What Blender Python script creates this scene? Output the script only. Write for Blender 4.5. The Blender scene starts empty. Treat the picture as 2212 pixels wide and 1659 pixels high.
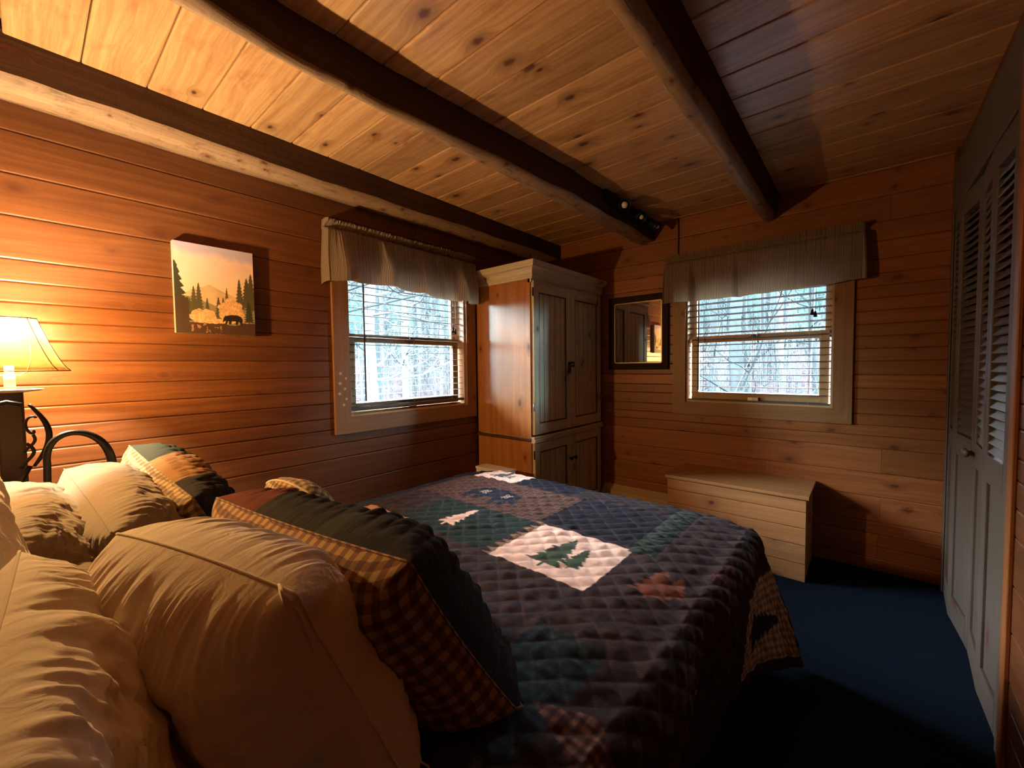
import bpy, math, random
import numpy as np
from mathutils import Vector, Matrix, noise
random.seed(7)
rng = np.random.default_rng(7)
S = bpy.context.scene
COL = S.collection

# ---------------------------------------------------------------- camera
CAMZ = 1.2754
cam_d = bpy.data.cameras.new('camera'); cam = bpy.data.objects.new('camera', cam_d)
COL.objects.link(cam); S.camera = cam
cam_d.sensor_fit = 'HORIZONTAL'; cam_d.sensor_width = 36.0
cam_d.lens = 893.53 / 2212 * 36.0
cam_d.clip_start = 0.02; cam_d.clip_end = 400
_yaw, _pit, _rol = -0.705767, -0.0430812, -0.012367
_f = Vector((math.sin(_yaw)*math.cos(_pit), math.cos(_yaw)*math.cos(_pit), math.sin(_pit)))
_r = Vector((math.cos(_yaw), -math.sin(_yaw), 0)); _u = _r.cross(_f)
_r2 = _r*math.cos(_rol) + _u*math.sin(_rol); _u2 = -_r*math.sin(_rol) + _u*math.cos(_rol)
cam.matrix_world = Matrix(((_r2.x, _u2.x, -_f.x, 0.0), (_r2.y, _u2.y, -_f.y, 0.0), (_r2.z, _u2.z, -_f.z, CAMZ), (0, 0, 0, 1)))

# ---------------------------------------------------------------- view + world
S.view_settings.view_transform = 'Standard'
S.view_settings.look = 'None'
S.view_settings.exposure = 0.9
S.view_settings.gamma = 1.0
S.view_settings.use_curve_mapping = False
S.cycles.use_denoising = True
S.cycles.max_bounces = 10
S.cycles.diffuse_bounces = 5
S.cycles.glossy_bounces = 4
S.cycles.transmission_bounces = 6
S.cycles.transparent_max_bounces = 12
S.cycles.sample_clamp_indirect = 6.0
S.cycles.caustics_reflective = False
S.cycles.caustics_refractive = False

W = bpy.data.worlds.new('sky'); S.world = W; W.use_nodes = True
nt = W.node_tree; nt.nodes.clear()
_tc = nt.nodes.new('ShaderNodeTexCoord'); _sx = nt.nodes.new('ShaderNodeSeparateXYZ')
_cr = nt.nodes.new('ShaderNodeValToRGB'); _mr = nt.nodes.new('ShaderNodeMapRange')
_bg = nt.nodes.new('ShaderNodeBackground'); _wo = nt.nodes.new('ShaderNodeOutputWorld')
nt.links.new(_tc.outputs['Generated'], _sx.inputs[0])
nt.links.new(_sx.outputs['Z'], _cr.inputs[0]); nt.links.new(_cr.outputs[0], _bg.inputs['Color'])
_cr.color_ramp.elements[0].position = 0.0; _cr.color_ramp.elements[0].color = (0.60, 0.97, 0.95, 1)
_cr.color_ramp.elements[1].position = 0.5; _cr.color_ramp.elements[1].color = (1.0, 0.90, 0.97, 1)
SKY_LOW, SKY_HIGH, GLOW, GLOW2 = 0.62, 105.0, 110.0, 270.0
nt.links.new(_sx.outputs['Z'], _mr.inputs['Value'])
_mr.interpolation_type = 'SMOOTHSTEP'
_mr.inputs['From Min'].default_value = 0.20; _mr.inputs['From Max'].default_value = 0.36
_mr.inputs['To Min'].default_value = SKY_LOW; _mr.inputs['To Max'].default_value = SKY_HIGH
_dt = nt.nodes.new('ShaderNodeVectorMath'); _dt.operation = 'DOT_PRODUCT'; _dt.inputs[1].default_value = Vector((-.47, -.86, .20)).normalized()
_nv = nt.nodes.new('ShaderNodeVectorMath'); _nv.operation = 'NORMALIZE'; nt.links.new(_tc.outputs['Generated'], _nv.inputs[0]); nt.links.new(_nv.outputs[0], _dt.inputs[0])
_gl = nt.nodes.new('ShaderNodeMapRange'); _gl.interpolation_type = 'SMOOTHSTEP'; nt.links.new(_dt.outputs['Value'], _gl.inputs['Value'])
_gl.inputs['From Min'].default_value = .86; _gl.inputs['From Max'].default_value = .99; _gl.inputs['To Max'].default_value = GLOW
_ad = nt.nodes.new('ShaderNodeMath'); _dn = nt.nodes.new('ShaderNodeMapRange'); _dn.interpolation_type = 'SMOOTHSTEP'; nt.links.new(_sx.outputs['Z'], _dn.inputs['Value'])
_dn.inputs['From Min'].default_value = .62; _dn.inputs['From Max'].default_value = .80; _dn.inputs['To Min'].default_value = 1.0; _dn.inputs['To Max'].default_value = .12
_mu = nt.nodes.new('ShaderNodeMath'); _mu.operation = 'MULTIPLY'; nt.links.new(_mr.outputs[0], _mu.inputs[0]); nt.links.new(_dn.outputs[0], _mu.inputs[1])
nt.links.new(_mu.outputs[0], _ad.inputs[0]); nt.links.new(_gl.outputs[0], _ad.inputs[1])
_d2 = nt.nodes.new('ShaderNodeVectorMath'); _d2.operation = 'DOT_PRODUCT'; _d2.inputs[1].default_value = Vector((.88, .46, .14)).normalized(); nt.links.new(_nv.outputs[0], _d2.inputs[0])
_g2 = nt.nodes.new('ShaderNodeMapRange'); _g2.interpolation_type = 'SMOOTHSTEP'; nt.links.new(_d2.outputs['Value'], _g2.inputs['Value'])
_g2.inputs['From Min'].default_value = .90; _g2.inputs['From Max'].default_value = .99; _g2.inputs['To Max'].default_value = GLOW2  # second sky glow, added only to brighten the armoire doors
_a2 = nt.nodes.new('ShaderNodeMath'); nt.links.new(_ad.outputs[0], _a2.inputs[0]); nt.links.new(_g2.outputs[0], _a2.inputs[1])
nt.links.new(_a2.outputs[0], _bg.inputs['Strength']); nt.links.new(_bg.outputs[0], _wo.inputs[0])

LAMP_W = 80.0
LAMP_COL = (1.0, 0.74, 0.44)

# room numbers
XL, XR, YF, YN, H = -2.33, 0.35, 3.3126, -0.32, 2.40
W1 = (1.24, 2.185, 0.985, 1.87)      # y0 y1 z0 z1 in left wall
W2 = (-1.052, -0.150, 0.985, 1.87)   # x0 x1 z0 z1 in far wall

for nm, loc, rot, sx_, sy_ in (('daylight_portal', (XL-0.17, (W1[0]+W1[1])/2, (W1[2]+W1[3])/2), (0, -math.pi/2, 0), W1[3]-W1[2], W1[1]-W1[0]),
                       ('daylight_portal', ((W2[0]+W2[1])/2, YF+0.17, (W2[2]+W2[3])/2), (-math.pi/2, 0, 0), W2[1]-W2[0], W2[3]-W2[2])):
    l = bpy.data.lights.new(nm, 'AREA'); l.shape = 'RECTANGLE'; l.size = sx_; l.size_y = sy_
    l.cycles.is_portal = True
    o = bpy.data.objects.new(nm, l); o.location = loc; o.rotation_euler = rot; COL.objects.link(o)

# ---------------------------------------------------------------- helpers
def tag(o, label=None, cat=None, group=None, kind=None):
    if label: o['label'] = label
    if cat: o['category'] = cat
    if group: o['group'] = group
    if kind: o['kind'] = kind
    return o

def empty(name, loc=(0, 0, 0), rz=0.0):
    o = bpy.data.objects.new(name, None); COL.objects.link(o)
    o.location = loc; o.rotation_euler = (0, 0, rz); o.empty_display_size = 0.1
    return o

AX = {'x': 0, 'y': 1, 'z': 2}
class MB:
    """collects geometry in world (or local) coordinates with UVs in metres"""
    def __init__(s): s.v = []; s.f = []; s.uv = []; s.t = []; s.m = []; s.sm = []
    def face(s, idx, uvs, tone=0.5, mi=0, smooth=False):
        s.f.append(tuple(idx)); s.uv.append(uvs); s.t.append(tone); s.m.append(mi); s.sm.append(smooth)
    def poly(s, pts, along='x', off=(0, 0), tone=0.5, mi=0, smooth=False, uvs=None):
        b = len(s.v); pts = [Vector(p) for p in pts]; s.v += [tuple(p) for p in pts]
        if uvs is None:
            n = Vector((0, 0, 0))
            for i in range(len(pts)):
                n += (pts[i]-pts[0]).cross(pts[(i+1) % len(pts)]-pts[0])
            a = AX[along]; k = max(range(3), key=lambda i: abs(n[i]))
            if k == a: ua, va = [i for i in range(3) if i != k]
            else: ua = a; va = [i for i in range(3) if i not in (a, k)][0]
            uvs = [(p[ua]+off[0], p[va]+off[1]) for p in pts]
        s.face(range(b, b+len(pts)), uvs, tone, mi, smooth)
    def box(s, lo, hi, along='x', ch=0.0, off=None, tone=None, mi=0):
        if off is None: off = (random.uniform(0, 90), random.uniform(0, 90))
        if tone is None: tone = random.random()
        x0, y0, z0 = [min(a, b) for a, b in zip(lo, hi)]; x1, y1, z1 = [max(a, b) for a, b in zip(lo, hi)]
        if ch <= 0:
            c = [(x0, y0, z0), (x1, y0, z0), (x1, y1, z0), (x0, y1, z0), (x0, y0, z1), (x1, y0, z1), (x1, y1, z1), (x0, y1, z1)]
            for q in ((0, 3, 2, 1), (4, 5, 6, 7), (0, 1, 5, 4), (1, 2, 6, 5), (2, 3, 7, 6), (3, 0, 4, 7)):
                s.poly([c[i] for i in q], along, off, tone, mi)
            return
        a = AX[along]; oth = [i for i in range(3) if i != a]
        L = (x0, y0, z0); U = (x1, y1, z1)
        p0, p1 = L[oth[0]], U[oth[0]]; q0, q1 = L[oth[1]], U[oth[1]]
        c = min(ch, (p1-p0)*.45, (q1-q0)*.45)
        prof = [(p0+c, q0), (p1-c, q0), (p1-.3*c, q0+.3*c), (p1, q0+c), (p1, q1-c), (p1-.3*c, q1-.3*c), (p1-c, q1), (p0+c, q1), (p0+.3*c, q1-.3*c), (p0, q1-c), (p0, q0+c), (p0+.3*c, q0+.3*c)]
        s.prism(prof, along, L[a], U[a], off, tone, mi)
    def prism(s, prof, along, a0, a1, off=None, tone=None, mi=0, smooth=False, caps=True):
        if off is None: off = (random.uniform(0, 90), random.uniform(0, 90))
        if tone is None: tone = random.random()
        a = AX[along]; oth = [i for i in range(3) if i != a]; b = len(s.v); n = len(prof)
        for av in (a0, a1):
            for (p, q) in prof:
                c = [0, 0, 0]; c[a] = av; c[oth[0]] = p; c[oth[1]] = q; s.v.append(tuple(c))
        # orientation
        area = sum(prof[i][0]*prof[(i+1) % n][1]-prof[(i+1) % n][0]*prof[i][1] for i in range(n))
        flip = (area > 0) != (along in ('x', 'z'))
        acc = 0.0
        for i in range(n):
            j = (i+1) % n; d = math.hypot(prof[j][0]-prof[i][0], prof[j][1]-prof[i][1])
            idx = [b+i, b+j, b+n+j, b+n+i]; uv = [(a0+off[0], acc+off[1]), (a0+off[0], acc+d+off[1]), (a1+off[0], acc+d+off[1]), (a1+off[0], acc+off[1])]
            if flip: idx.reverse(); uv.reverse()
            s.face(idx, uv, tone, mi, smooth); acc += d
        if caps:
            e0 = [b+i for i in range(n)]; e1 = [b+n+i for i in range(n)]
            u0 = [(p+off[0], q+off[1]) for p, q in prof]
            if flip: s.face(e0, u0, tone, mi); s.face(e1[::-1], u0[::-1], tone, mi)
            else: s.face(e0[::-1], u0[::-1], tone, mi); s.face(e1, u0, tone, mi)
    def tube(s, pts, r, n=8, tone=0.5, mi=0, cap=True):
        pts = [Vector(p) for p in pts]; m = len(pts)
        rr = r if isinstance(r, (list, tuple)) else [r]*m
        b = len(s.v); up = None; acc = 0
        for i, p in enumerate(pts):
            t = (pts[min(i+1, m-1)]-pts[max(i-1, 0)]).normalized()
            if up is None: up = t.orthogonal().normalized()
            else: up = (up - t*up.dot(t)).normalized()
            sd = t.cross(up)
            for k in range(n):
                an = 2*math.pi*k/n; s.v.append(tuple(p+(up*math.cos(an)+sd*math.sin(an))*rr[i]))
        for i in range(m-1):
            d = (pts[i+1]-pts[i]).length
            for k in range(n):
                k2 = (k+1) % n
                s.face([b+i*n+k, b+i*n+k2, b+(i+1)*n+k2, b+(i+1)*n+k], [(acc, k/n*.1), (acc, (k+1)/n*.1), (acc+d, (k+1)/n*.1), (acc+d, k/n*.1)], tone, mi, True)
            acc += d
        if cap:
            s.face([b+k for k in range(n)][::-1], [(0, 0)]*n, tone, mi); s.face([b+(m-1)*n+k for k in range(n)], [(0, 0)]*n, tone, mi)
    def lathe(s, c, prof, n=20, tone=0.5, mi=0, axis='z', smooth=True):
        b = len(s.v); m = len(prof)
        for (r, h) in prof:
            for k in range(n):
                an = 2*math.pi*k/n; p = [r*math.cos(an), r*math.sin(an), h]
                if axis == 'x': p = [h, p[0], p[1]]
                elif axis == 'y': p = [p[0], h, -p[1]]
                s.v.append((c[0]+p[0], c[1]+p[1], c[2]+p[2]))
        for i in range(m-1):
            for k in range(n):
                k2 = (k+1) % n
                s.face([b+i*n+k, b+i*n+k2, b+(i+1)*n+k2, b+(i+1)*n+k], [(k/n, prof[i][1])]*4, tone, mi, smooth)
        if prof[0][0] > 1e-5: s.face([b+k for k in range(n)][::-1], [(0, 0)]*n, tone, mi)
        if prof[-1][0] > 1e-5: s.face([b+(m-1)*n+k for k in range(n)], [(0, 0)]*n, tone, mi)
    def sphere(s, c, r, n=12, sc=(1, 1, 1), tone=.5, mi=0):
        b = len(s.v); m = n//2
        for i in range(m+1):
            th = math.pi*i/m
            for k in range(n):
                an = 2*math.pi*k/n
                s.v.append((c[0]+r*sc[0]*math.sin(th)*math.cos(an), c[1]+r*sc[1]*math.sin(th)*math.sin(an), c[2]-r*sc[2]*math.cos(th)))
        for i in range(m):
            for k in range(n):
                k2 = (k+1) % n
                s.face([b+i*n+k, b+i*n+k2, b+(i+1)*n+k2, b+(i+1)*n+k], [(0, 0)]*4, tone, mi, True)
    def mesh(s, name):
        me = bpy.data.meshes.new(name); me.from_pydata(s.v, [], s.f)
        ul = me.uv_layers.new(name='UVMap'); flat = [c for fu in s.uv for p in fu for c in p]
        ul.data.foreach_set('uv', flat)
        at = me.attributes.new('tone', 'FLOAT', 'FACE'); at.data.foreach_set('value', s.t)
        me.polygons.foreach_set('material_index', s.m); me.polygons.foreach_set('use_smooth', s.sm)
        return me
    def build(s, name, mats, parent=None):
        me = s.mesh(name)
        for m in (mats if isinstance(mats, (list, tuple)) else [mats]): me.materials.append(m)
        o = bpy.data.objects.new(name, me); COL.objects.link(o)
        if parent is not None:
            o.parent = parent
            # geometry is written in world coordinates: keep it there
            mw = world_of(parent)
            o.matrix_parent_inverse = mw.inverted()
        return o

def world_of(o):
    m = Matrix.LocRotScale(o.location, o.rotation_euler, o.scale)
    if o.parent is not None: m = world_of(o.parent) @ o.matrix_parent_inverse @ m
    return m

def copy_tree(o, parent=None):
    c = o.copy(); COL.objects.link(c)
    if parent is not None: c.parent = parent; c.matrix_parent_inverse = o.matrix_parent_inverse.copy()
    for ch in [x for x in COL.objects if x.parent == o]: copy_tree(ch, c)
    return c

# ---------------------------------------------------------------- materials
def new_mat(name):
    m = bpy.data.materials.new(name); m.use_nodes = True
    n = m.node_tree; n.nodes.clear()
    out = n.nodes.new('ShaderNodeOutputMaterial'); b = n.nodes.new('ShaderNodeBsdfPrincipled')
    n.links.new(b.outputs[0], out.inputs[0])
    return m, n, b, out

def N(n, t, **kw):
    d = n.nodes.new(t)
    for k, v in kw.items():
        if k.startswith('i_'): d.inputs[k[2:].replace('_', ' ')].default_value = v
        else: setattr(d, k, v)
    return d
def mth(n, op, a, b=None, c=None, clamp=False):
    d = n.nodes.new('ShaderNodeMath'); d.operation = op; d.use_clamp = clamp
    for i, x in enumerate((a, b, c)):
        if x is None: continue
        if isinstance(x, (int, float)): d.inputs[i].default_value = x
        else: n.links.new(x, d.inputs[i])
    return d.outputs[0]
def mixc(n, f, a, b, blend='MIX'):
    d = n.nodes.new('ShaderNodeMix'); d.data_type = 'RGBA'; d.blend_type = blend
    for s_, x in ((d.inputs[0], f), (d.inputs[6], a), (d.inputs[7], b)):
        if isinstance(x, (int, float)): s_.default_value = x
        elif isinstance(x, tuple): s_.default_value = (*x, 1) if len(x) == 3 else x
        else: n.links.new(x, s_)
    return d.outputs[2]
def sstep(n, v, a, b):
    d = n.nodes.new('ShaderNodeMapRange'); d.interpolation_type = 'SMOOTHSTEP'
    n.links.new(v, d.inputs['Value']); d.inputs['From Min'].default_value = a; d.inputs['From Max'].default_value = b
    return d.outputs[0]
def comb(n, x, y, z=0.0):
    d = n.nodes.new('ShaderNodeCombineXYZ')
    for i, q in enumerate((x, y, z)):
        if isinstance(q, (int, float)): d.inputs[i].default_value = q
        else: n.links.new(q, d.inputs[i])
    return d.outputs[0]
def noise_n(n, vec, scale=1.0, detail=4.0, rough=.55, dist=0.0, dims='3D'):
    d = N(n, 'ShaderNodeTexNoise'); d.noise_dimensions = dims
    d.inputs['Scale'].default_value = scale; d.inputs['Detail'].default_value = detail
    d.inputs['Roughness'].default_value = rough; d.inputs['Distortion'].default_value = dist
    n.links.new(vec, d.inputs['Vector']); return d.outputs['Fac']

def wood(name, dark, light, knot=(.09, .025, .01), tone_amt=.35, rough=.42, spec=.5, knots=.35, grain=1.0,
         blotch=.35, blotch_col=None, bump=.14, knot_sx=5.0, knot_sy=9.0, crack=False, coat=0.0, bls=1.0):
    m, n, b, out = new_mat(name)
    uv = N(n, 'ShaderNodeUVMap'); uv.uv_map = 'UVMap'
    sp = N(n, 'ShaderNodeSeparateXYZ'); n.links.new(uv.outputs[0], sp.inputs[0])
    u, v = sp.outputs[0], sp.outputs[1]
    # knots
    kv = comb(n, mth(n, 'MULTIPLY', u, knot_sx), mth(n, 'MULTIPLY', v, knot_sy))
    vo = N(n, 'ShaderNodeTexVoronoi'); vo.voronoi_dimensions = '2D'; vo.inputs['Scale'].default_value = 1.0
    n.links.new(kv, vo.inputs['Vector'])
    vs = N(n, 'ShaderNodeSeparateColor'); n.links.new(vo.outputs['Color'], vs.inputs[0])
    on = mth(n, 'LESS_THAN', vs.outputs[0], knots)
    size = mth(n, 'MULTIPLY_ADD', vs.outputs[1], .75, .35)
    dist = mth(n, 'DIVIDE', vo.outputs['Distance'], size)
    wob = noise_n(n, comb(n, mth(n, 'MULTIPLY', u, 60), mth(n, 'MULTIPLY', v, 60)), 1, 2)
    dist = mth(n, 'ADD', dist, mth(n, 'MULTIPLY', mth(n, 'SUBTRACT', wob, .5), .10))
    core = mth(n, 'MULTIPLY', on, mth(n, 'SUBTRACT', 1.0, sstep(n, dist, .05, .16)))
    halo = mth(n, 'MULTIPLY', on, mth(n, 'SUBTRACT', 1.0, sstep(n, dist, .08, .50)))
    # grain
    low = noise_n(n, comb(n, mth(n, 'MULTIPLY', u, 1.1), mth(n, 'MULTIPLY', v, 5)), 1, 3)
    vw = mth(n, 'ADD', mth(n, 'ADD', v, mth(n, 'MULTIPLY', low, .10)), mth(n, 'MULTIPLY', halo, .035))
    rings = noise_n(n, comb(n, mth(n, 'MULTIPLY', u, .9*grain), mth(n, 'MULTIPLY', vw, 42*grain)), 1, 4, .6)
    fine = noise_n(n, comb(n, mth(n, 'MULTIPLY', u, 9*grain), mth(n, 'MULTIPLY', vw, 260*grain)), 1, 3, .6)
    saw = noise_n(n, comb(n, mth(n, 'MULTIPLY', u, 90), mth(n, 'MULTIPLY', v, 7)), 1, 2, .5)
    bl = noise_n(n, comb(n, mth(n, 'MULTIPLY', u, 4.0*bls), mth(n, 'MULTIPLY', v, 9*bls)), 1, 5, .65, .6)
    at = N(n, 'ShaderNodeAttribute'); at.attribute_name = 'tone'
    g = mth(n, 'ADD', mth(n, 'MULTIPLY', sstep(n, rings, .28, .72), .62), mth(n, 'MULTIPLY', sstep(n, fine, .3, .7), .26))
    g = mth(n, 'ADD', g, mth(n, 'MULTIPLY', saw, .12), clamp=True)
    c = mixc(n, g, dark, light)
    bf = mth(n, 'MULTIPLY', sstep(n, bl, .50, .78), blotch)
    c = mixc(n, bf, c, blotch_col if blotch_col else tuple(x*.45 for x in dark))
    tone = mth(n, 'MULTIPLY_ADD', at.outputs['Fac'], tone_amt*2, 1-tone_amt)
    tc = N(n, 'ShaderNodeCombineColor')
    for i in range(3): n.links.new(tone, tc.inputs[i])
    c = mixc(n, 1.0, c, tc.outputs[0], 'MULTIPLY')
    c = mixc(n, mth(n, 'MULTIPLY', halo, .55), c, tuple(a*.5+k*.5 for a, k in zip(dark, knot)))
    c = mixc(n, mth(n, 'MULTIPLY', core, .9), c, knot)
    n.links.new(c, b.inputs['Base Color'])
    b.inputs['Roughness'].default_value = rough
    b.inputs['Specular IOR Level'].default_value = spec
    b.inputs['Coat Weight'].default_value = coat; b.inputs['Coat Roughness'].default_value = .22
    bm = N(n, 'ShaderNodeBump'); bm.inputs['Strength'].default_value = bump; bm.inputs['Distance'].default_value = .004
    hgt = mth(n, 'ADD', mth(n, 'MULTIPLY', rings, .8), mth(n, 'ADD', mth(n, 'MULTIPLY', fine, .35), mth(n, 'MULTIPLY', saw, .35)))
    n.links.new(hgt, bm.inputs['Height']); n.links.new(bm.outputs[0], b.inputs['Normal'])
    return m

def plain(name, col, rough=.5, metal=0.0, spec=.5, nscale=0, namt=.2, bump=0.0):
    m, n, b, out = new_mat(name)
    b.inputs['Base Color'].default_value = (*col, 1); b.inputs['Roughness'].default_value = rough
    b.inputs['Metallic'].default_value = metal; b.inputs['Specular IOR Level'].default_value = spec
    if nscale:
        tc = N(n, 'ShaderNodeTexCoord'); f = noise_n(n, tc.outputs['Object'], nscale, 5, .6)
        c = mixc(n, f, tuple(x*(1-namt) for x in col), tuple(min(1, x*(1+namt)) for x in col)); n.links.new(c, b.inputs['Base Color'])
        if bump:
            bm = N(n, 'ShaderNodeBump'); bm.inputs['Strength'].default_value = bump; bm.inputs['Distance'].default_value = .003
            n.links.new(f, bm.inputs['Height']); n.links.new(bm.outputs[0], b.inputs['Normal'])
    return m

def vcol_mat(name, rough=.95, spec=.06, nscale=400, bump=.3, namt=.25):
    m, n, b, out = new_mat(name)
    at = N(n, 'ShaderNodeAttribute'); at.attribute_name = 'dye'
    tc = N(n, 'ShaderNodeTexCoord'); f = noise_n(n, tc.outputs['Object'], nscale, 3, .6)
    f2 = mth(n, 'MULTIPLY_ADD', f, 2*namt, 1-namt); cc = N(n, 'ShaderNodeCombineColor')
    for i in range(3): n.links.new(f2, cc.inputs[i])
    c = mixc(n, 1.0, at.outputs['Color'], cc.outputs[0], 'MULTIPLY'); n.links.new(c, b.inputs['Base Color'])
    b.inputs['Roughness'].default_value = rough; b.inputs['Specular IOR Level'].default_value = spec
    
    if bump:
        bm = N(n, 'ShaderNodeBump'); bm.inputs['Strength'].default_value = bump; bm.inputs['Distance'].default_value = .0015
        n.links.new(f, bm.inputs['Height']); n.links.new(bm.outputs[0], b.inputs['Normal'])
    return m

M = {}
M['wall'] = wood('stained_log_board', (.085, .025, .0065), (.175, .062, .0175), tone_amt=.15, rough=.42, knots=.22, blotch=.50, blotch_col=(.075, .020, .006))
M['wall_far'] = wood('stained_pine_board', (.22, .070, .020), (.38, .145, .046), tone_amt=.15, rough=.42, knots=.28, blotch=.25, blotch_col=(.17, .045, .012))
M['ceil'] = wood('ceiling_plank', (.36, .18, .068), (.72, .42, .18), tone_amt=.18, rough=.36, knots=.28, blotch=.60, blotch_col=(.22, .06, .018), knot_sx=4.0, knot_sy=7.0)
M['beam'] = wood('sawn_beam', (.040, .018, .008), (.090, .043, .018), tone_amt=.05, rough=.75, spec=.2, knots=.25, blotch=.4, bump=.6)
M['wane'] = wood('peeled_beam_edge', (.16, .085, .038), (.42, .27, .145), tone_amt=.05, rough=.6, spec=.3, knots=.35, blotch=1.0, blotch_col=(.09, .045, .022), bump=1.0, grain=.5, knot_sx=9, knot_sy=12, bls=3.2)
M['trim'] = wood('window_trim_pine', (.21, .092, .036), (.33, .165, .072), tone_amt=.06, rough=.45, knots=.12, blotch=.1, bump=.12)
M['sash'] = wood('sash_pine', (.42, .25, .12), (.62, .42, .24), tone_amt=.05, rough=.45, knots=.0, blotch=.1, bump=.08)
M['chest'] = wood('raw_pine', (.36, .17, .062), (.53, .275, .110), tone_amt=.07, rough=.55, knots=.22, knot=(.10, .02, .015), blotch=.08, bump=.12, knot_sx=6, knot_sy=8)
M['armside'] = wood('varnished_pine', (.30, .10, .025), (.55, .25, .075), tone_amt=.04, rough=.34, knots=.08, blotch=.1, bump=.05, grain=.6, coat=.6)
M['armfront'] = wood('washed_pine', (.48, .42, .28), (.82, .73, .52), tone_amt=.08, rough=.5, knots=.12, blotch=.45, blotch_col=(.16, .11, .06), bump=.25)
M['armdark'] = plain('dark_moulding', (.09, .03, .015), .45)
M['louver'] = wood('painted_pine_louver', (.085, .066, .050), (.12, .097, .077), tone_amt=.04, rough=.55, knots=.05, blotch=.15, blotch_col=(.2, .14, .10), bump=.12)
M['void'] = plain('dark_cavity', (.01, .008, .007), .9)
M['iron'] = plain('black_iron', (.018, .017, .016), .45, .6, nscale=60, namt=.3)
M['blackmetal'] = plain('black_metal', (.012, .012, .012), .5, .3)
M['nickel'] = plain('nickel', (.6, .62, .64), .28, 1.0)
M['white'] = plain('white_plastic', (.75, .74, .72), .45)
M['slat'] = plain('blind_slat', (.11, .105, .10), .45, nscale=3, namt=.03)
M['cord'] = plain('blind_cord', (.55, .52, .48), .8)
M['heater'] = plain('cream_enamel', (.50, .36, .22), .5, nscale=4, namt=.05)
M['darkwood'] = wood('dark_frame_wood', (.014, .007, .004), (.036, .015, .008), tone_amt=.05, rough=.6, spec=.15, knots=0, bump=.1)
M['standwood'] = wood('nightstand_wood', (.12, .05, .02), (.24, .11, .045), tone_amt=.05, rough=.5, knots=.1, bump=.1)
M['lampbody'] = plain('bronze_lamp_body', (.055, .038, .024), .42, .3, nscale=8, namt=.3)
M['candle'] = plain('ivory_socket_sleeve', (.75, .68, .52), .5)
M['brass'] = plain('dull_brass', (.45, .33, .16), .35, .9)
M['mattress'] = plain('mattress_ticking', (.25, .22, .20), .9)
M['boxspring'] = plain('navy_bed_skirt', (.012, .014, .022), .95)

def carpet():
    m, n, b, out = new_mat('teal_carpet')
    tc = N(n, 'ShaderNodeTexCoord'); f = noise_n(n, tc.outputs['Object'], 260, 4, .75); g = noise_n(n, tc.outputs['Object'], 6, 4, .6)
    c = mixc(n, sstep(n, f, .3, .7), (.009, .016, .026), (.025, .041, .064)); c = mixc(n, mth(n, 'MULTIPLY', g, .5), c, (.011, .022, .036))
    n.links.new(c, b.inputs['Base Color']); b.inputs['Roughness'].default_value = .98; b.inputs['Specular IOR Level'].default_value = .1
    b.inputs['Specular IOR Level'].default_value = .0
    bm = N(n, 'ShaderNodeBump'); bm.inputs['Strength'].default_value = 1.0; bm.inputs['Distance'].default_value = .008
    n.links.new(f, bm.inputs['Height']); n.links.new(bm.outputs[0], b.inputs['Normal']); return m
M['carpet'] = carpet()

def glass():
    m, n, b, out = new_mat('window_glass'); n.nodes.remove(b)
    t = N(n, 'ShaderNodeBsdfTransparent'); t.inputs[0].default_value = (.93, .96, .97, 1)
    g = N(n, 'ShaderNodeBsdfGlossy'); g.inputs['Roughness'].default_value = .02
    fr = N(n, 'ShaderNodeFresnel'); fr.inputs[0].default_value = 1.45
    mx = N(n, 'ShaderNodeMixShader'); n.links.new(fr.outputs[0], mx.inputs[0]); n.links.new(t.outputs[0], mx.inputs[1]); n.links.new(g.outputs[0], mx.inputs[2])
    n.links.new(mx.outputs[0], out.inputs[0]); return m
M['glass'] = glass()
def mirror():
    m, n, b, out = new_mat('mirror_silver'); b.inputs['Base Color'].default_value = (.86, .87, .86, 1)
    b.inputs['Metallic'].default_value = 1; b.inputs['Roughness'].default_value = .015; return m
M['mirror'] = mirror()

def ticking():
    m, n, b, out = new_mat('striped_ticking')
    uv = N(n, 'ShaderNodeUVMap'); uv.uv_map = 'UVMap'; sp = N(n, 'ShaderNodeSeparateXYZ'); n.links.new(uv.outputs[0], sp.inputs[0])
    fr = mth(n, 'FRACT', mth(n, 'MULTIPLY', sp.outputs[0], 1/0.0085)); st = mth(n, 'LESS_THAN', fr, .42)
    f = noise_n(n, uv.outputs[0], 300, 2)
    c = mixc(n, st, (.86, .77, .62), (.34, .24, .17)); c = mixc(n, mth(n, 'MULTIPLY', f, .25), c, (.34, .26, .18))
    n.links.new(c, b.inputs['Base Color']); b.inputs['Roughness'].default_value = .95; b.inputs['Specular IOR Level'].default_value = .1
    tr = N(n, 'ShaderNodeBsdfTranslucent'); n.links.new(c, tr.inputs[0])
    mx = N(n, 'ShaderNodeMixShader'); mx.inputs[0].default_value = .78
    n.links.new(b.outputs[0], mx.inputs[1]); n.links.new(tr.outputs[0], mx.inputs[2]); n.links.new(mx.outputs[0], out.inputs[0]); return m
M['ticking'] = ticking()

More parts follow.
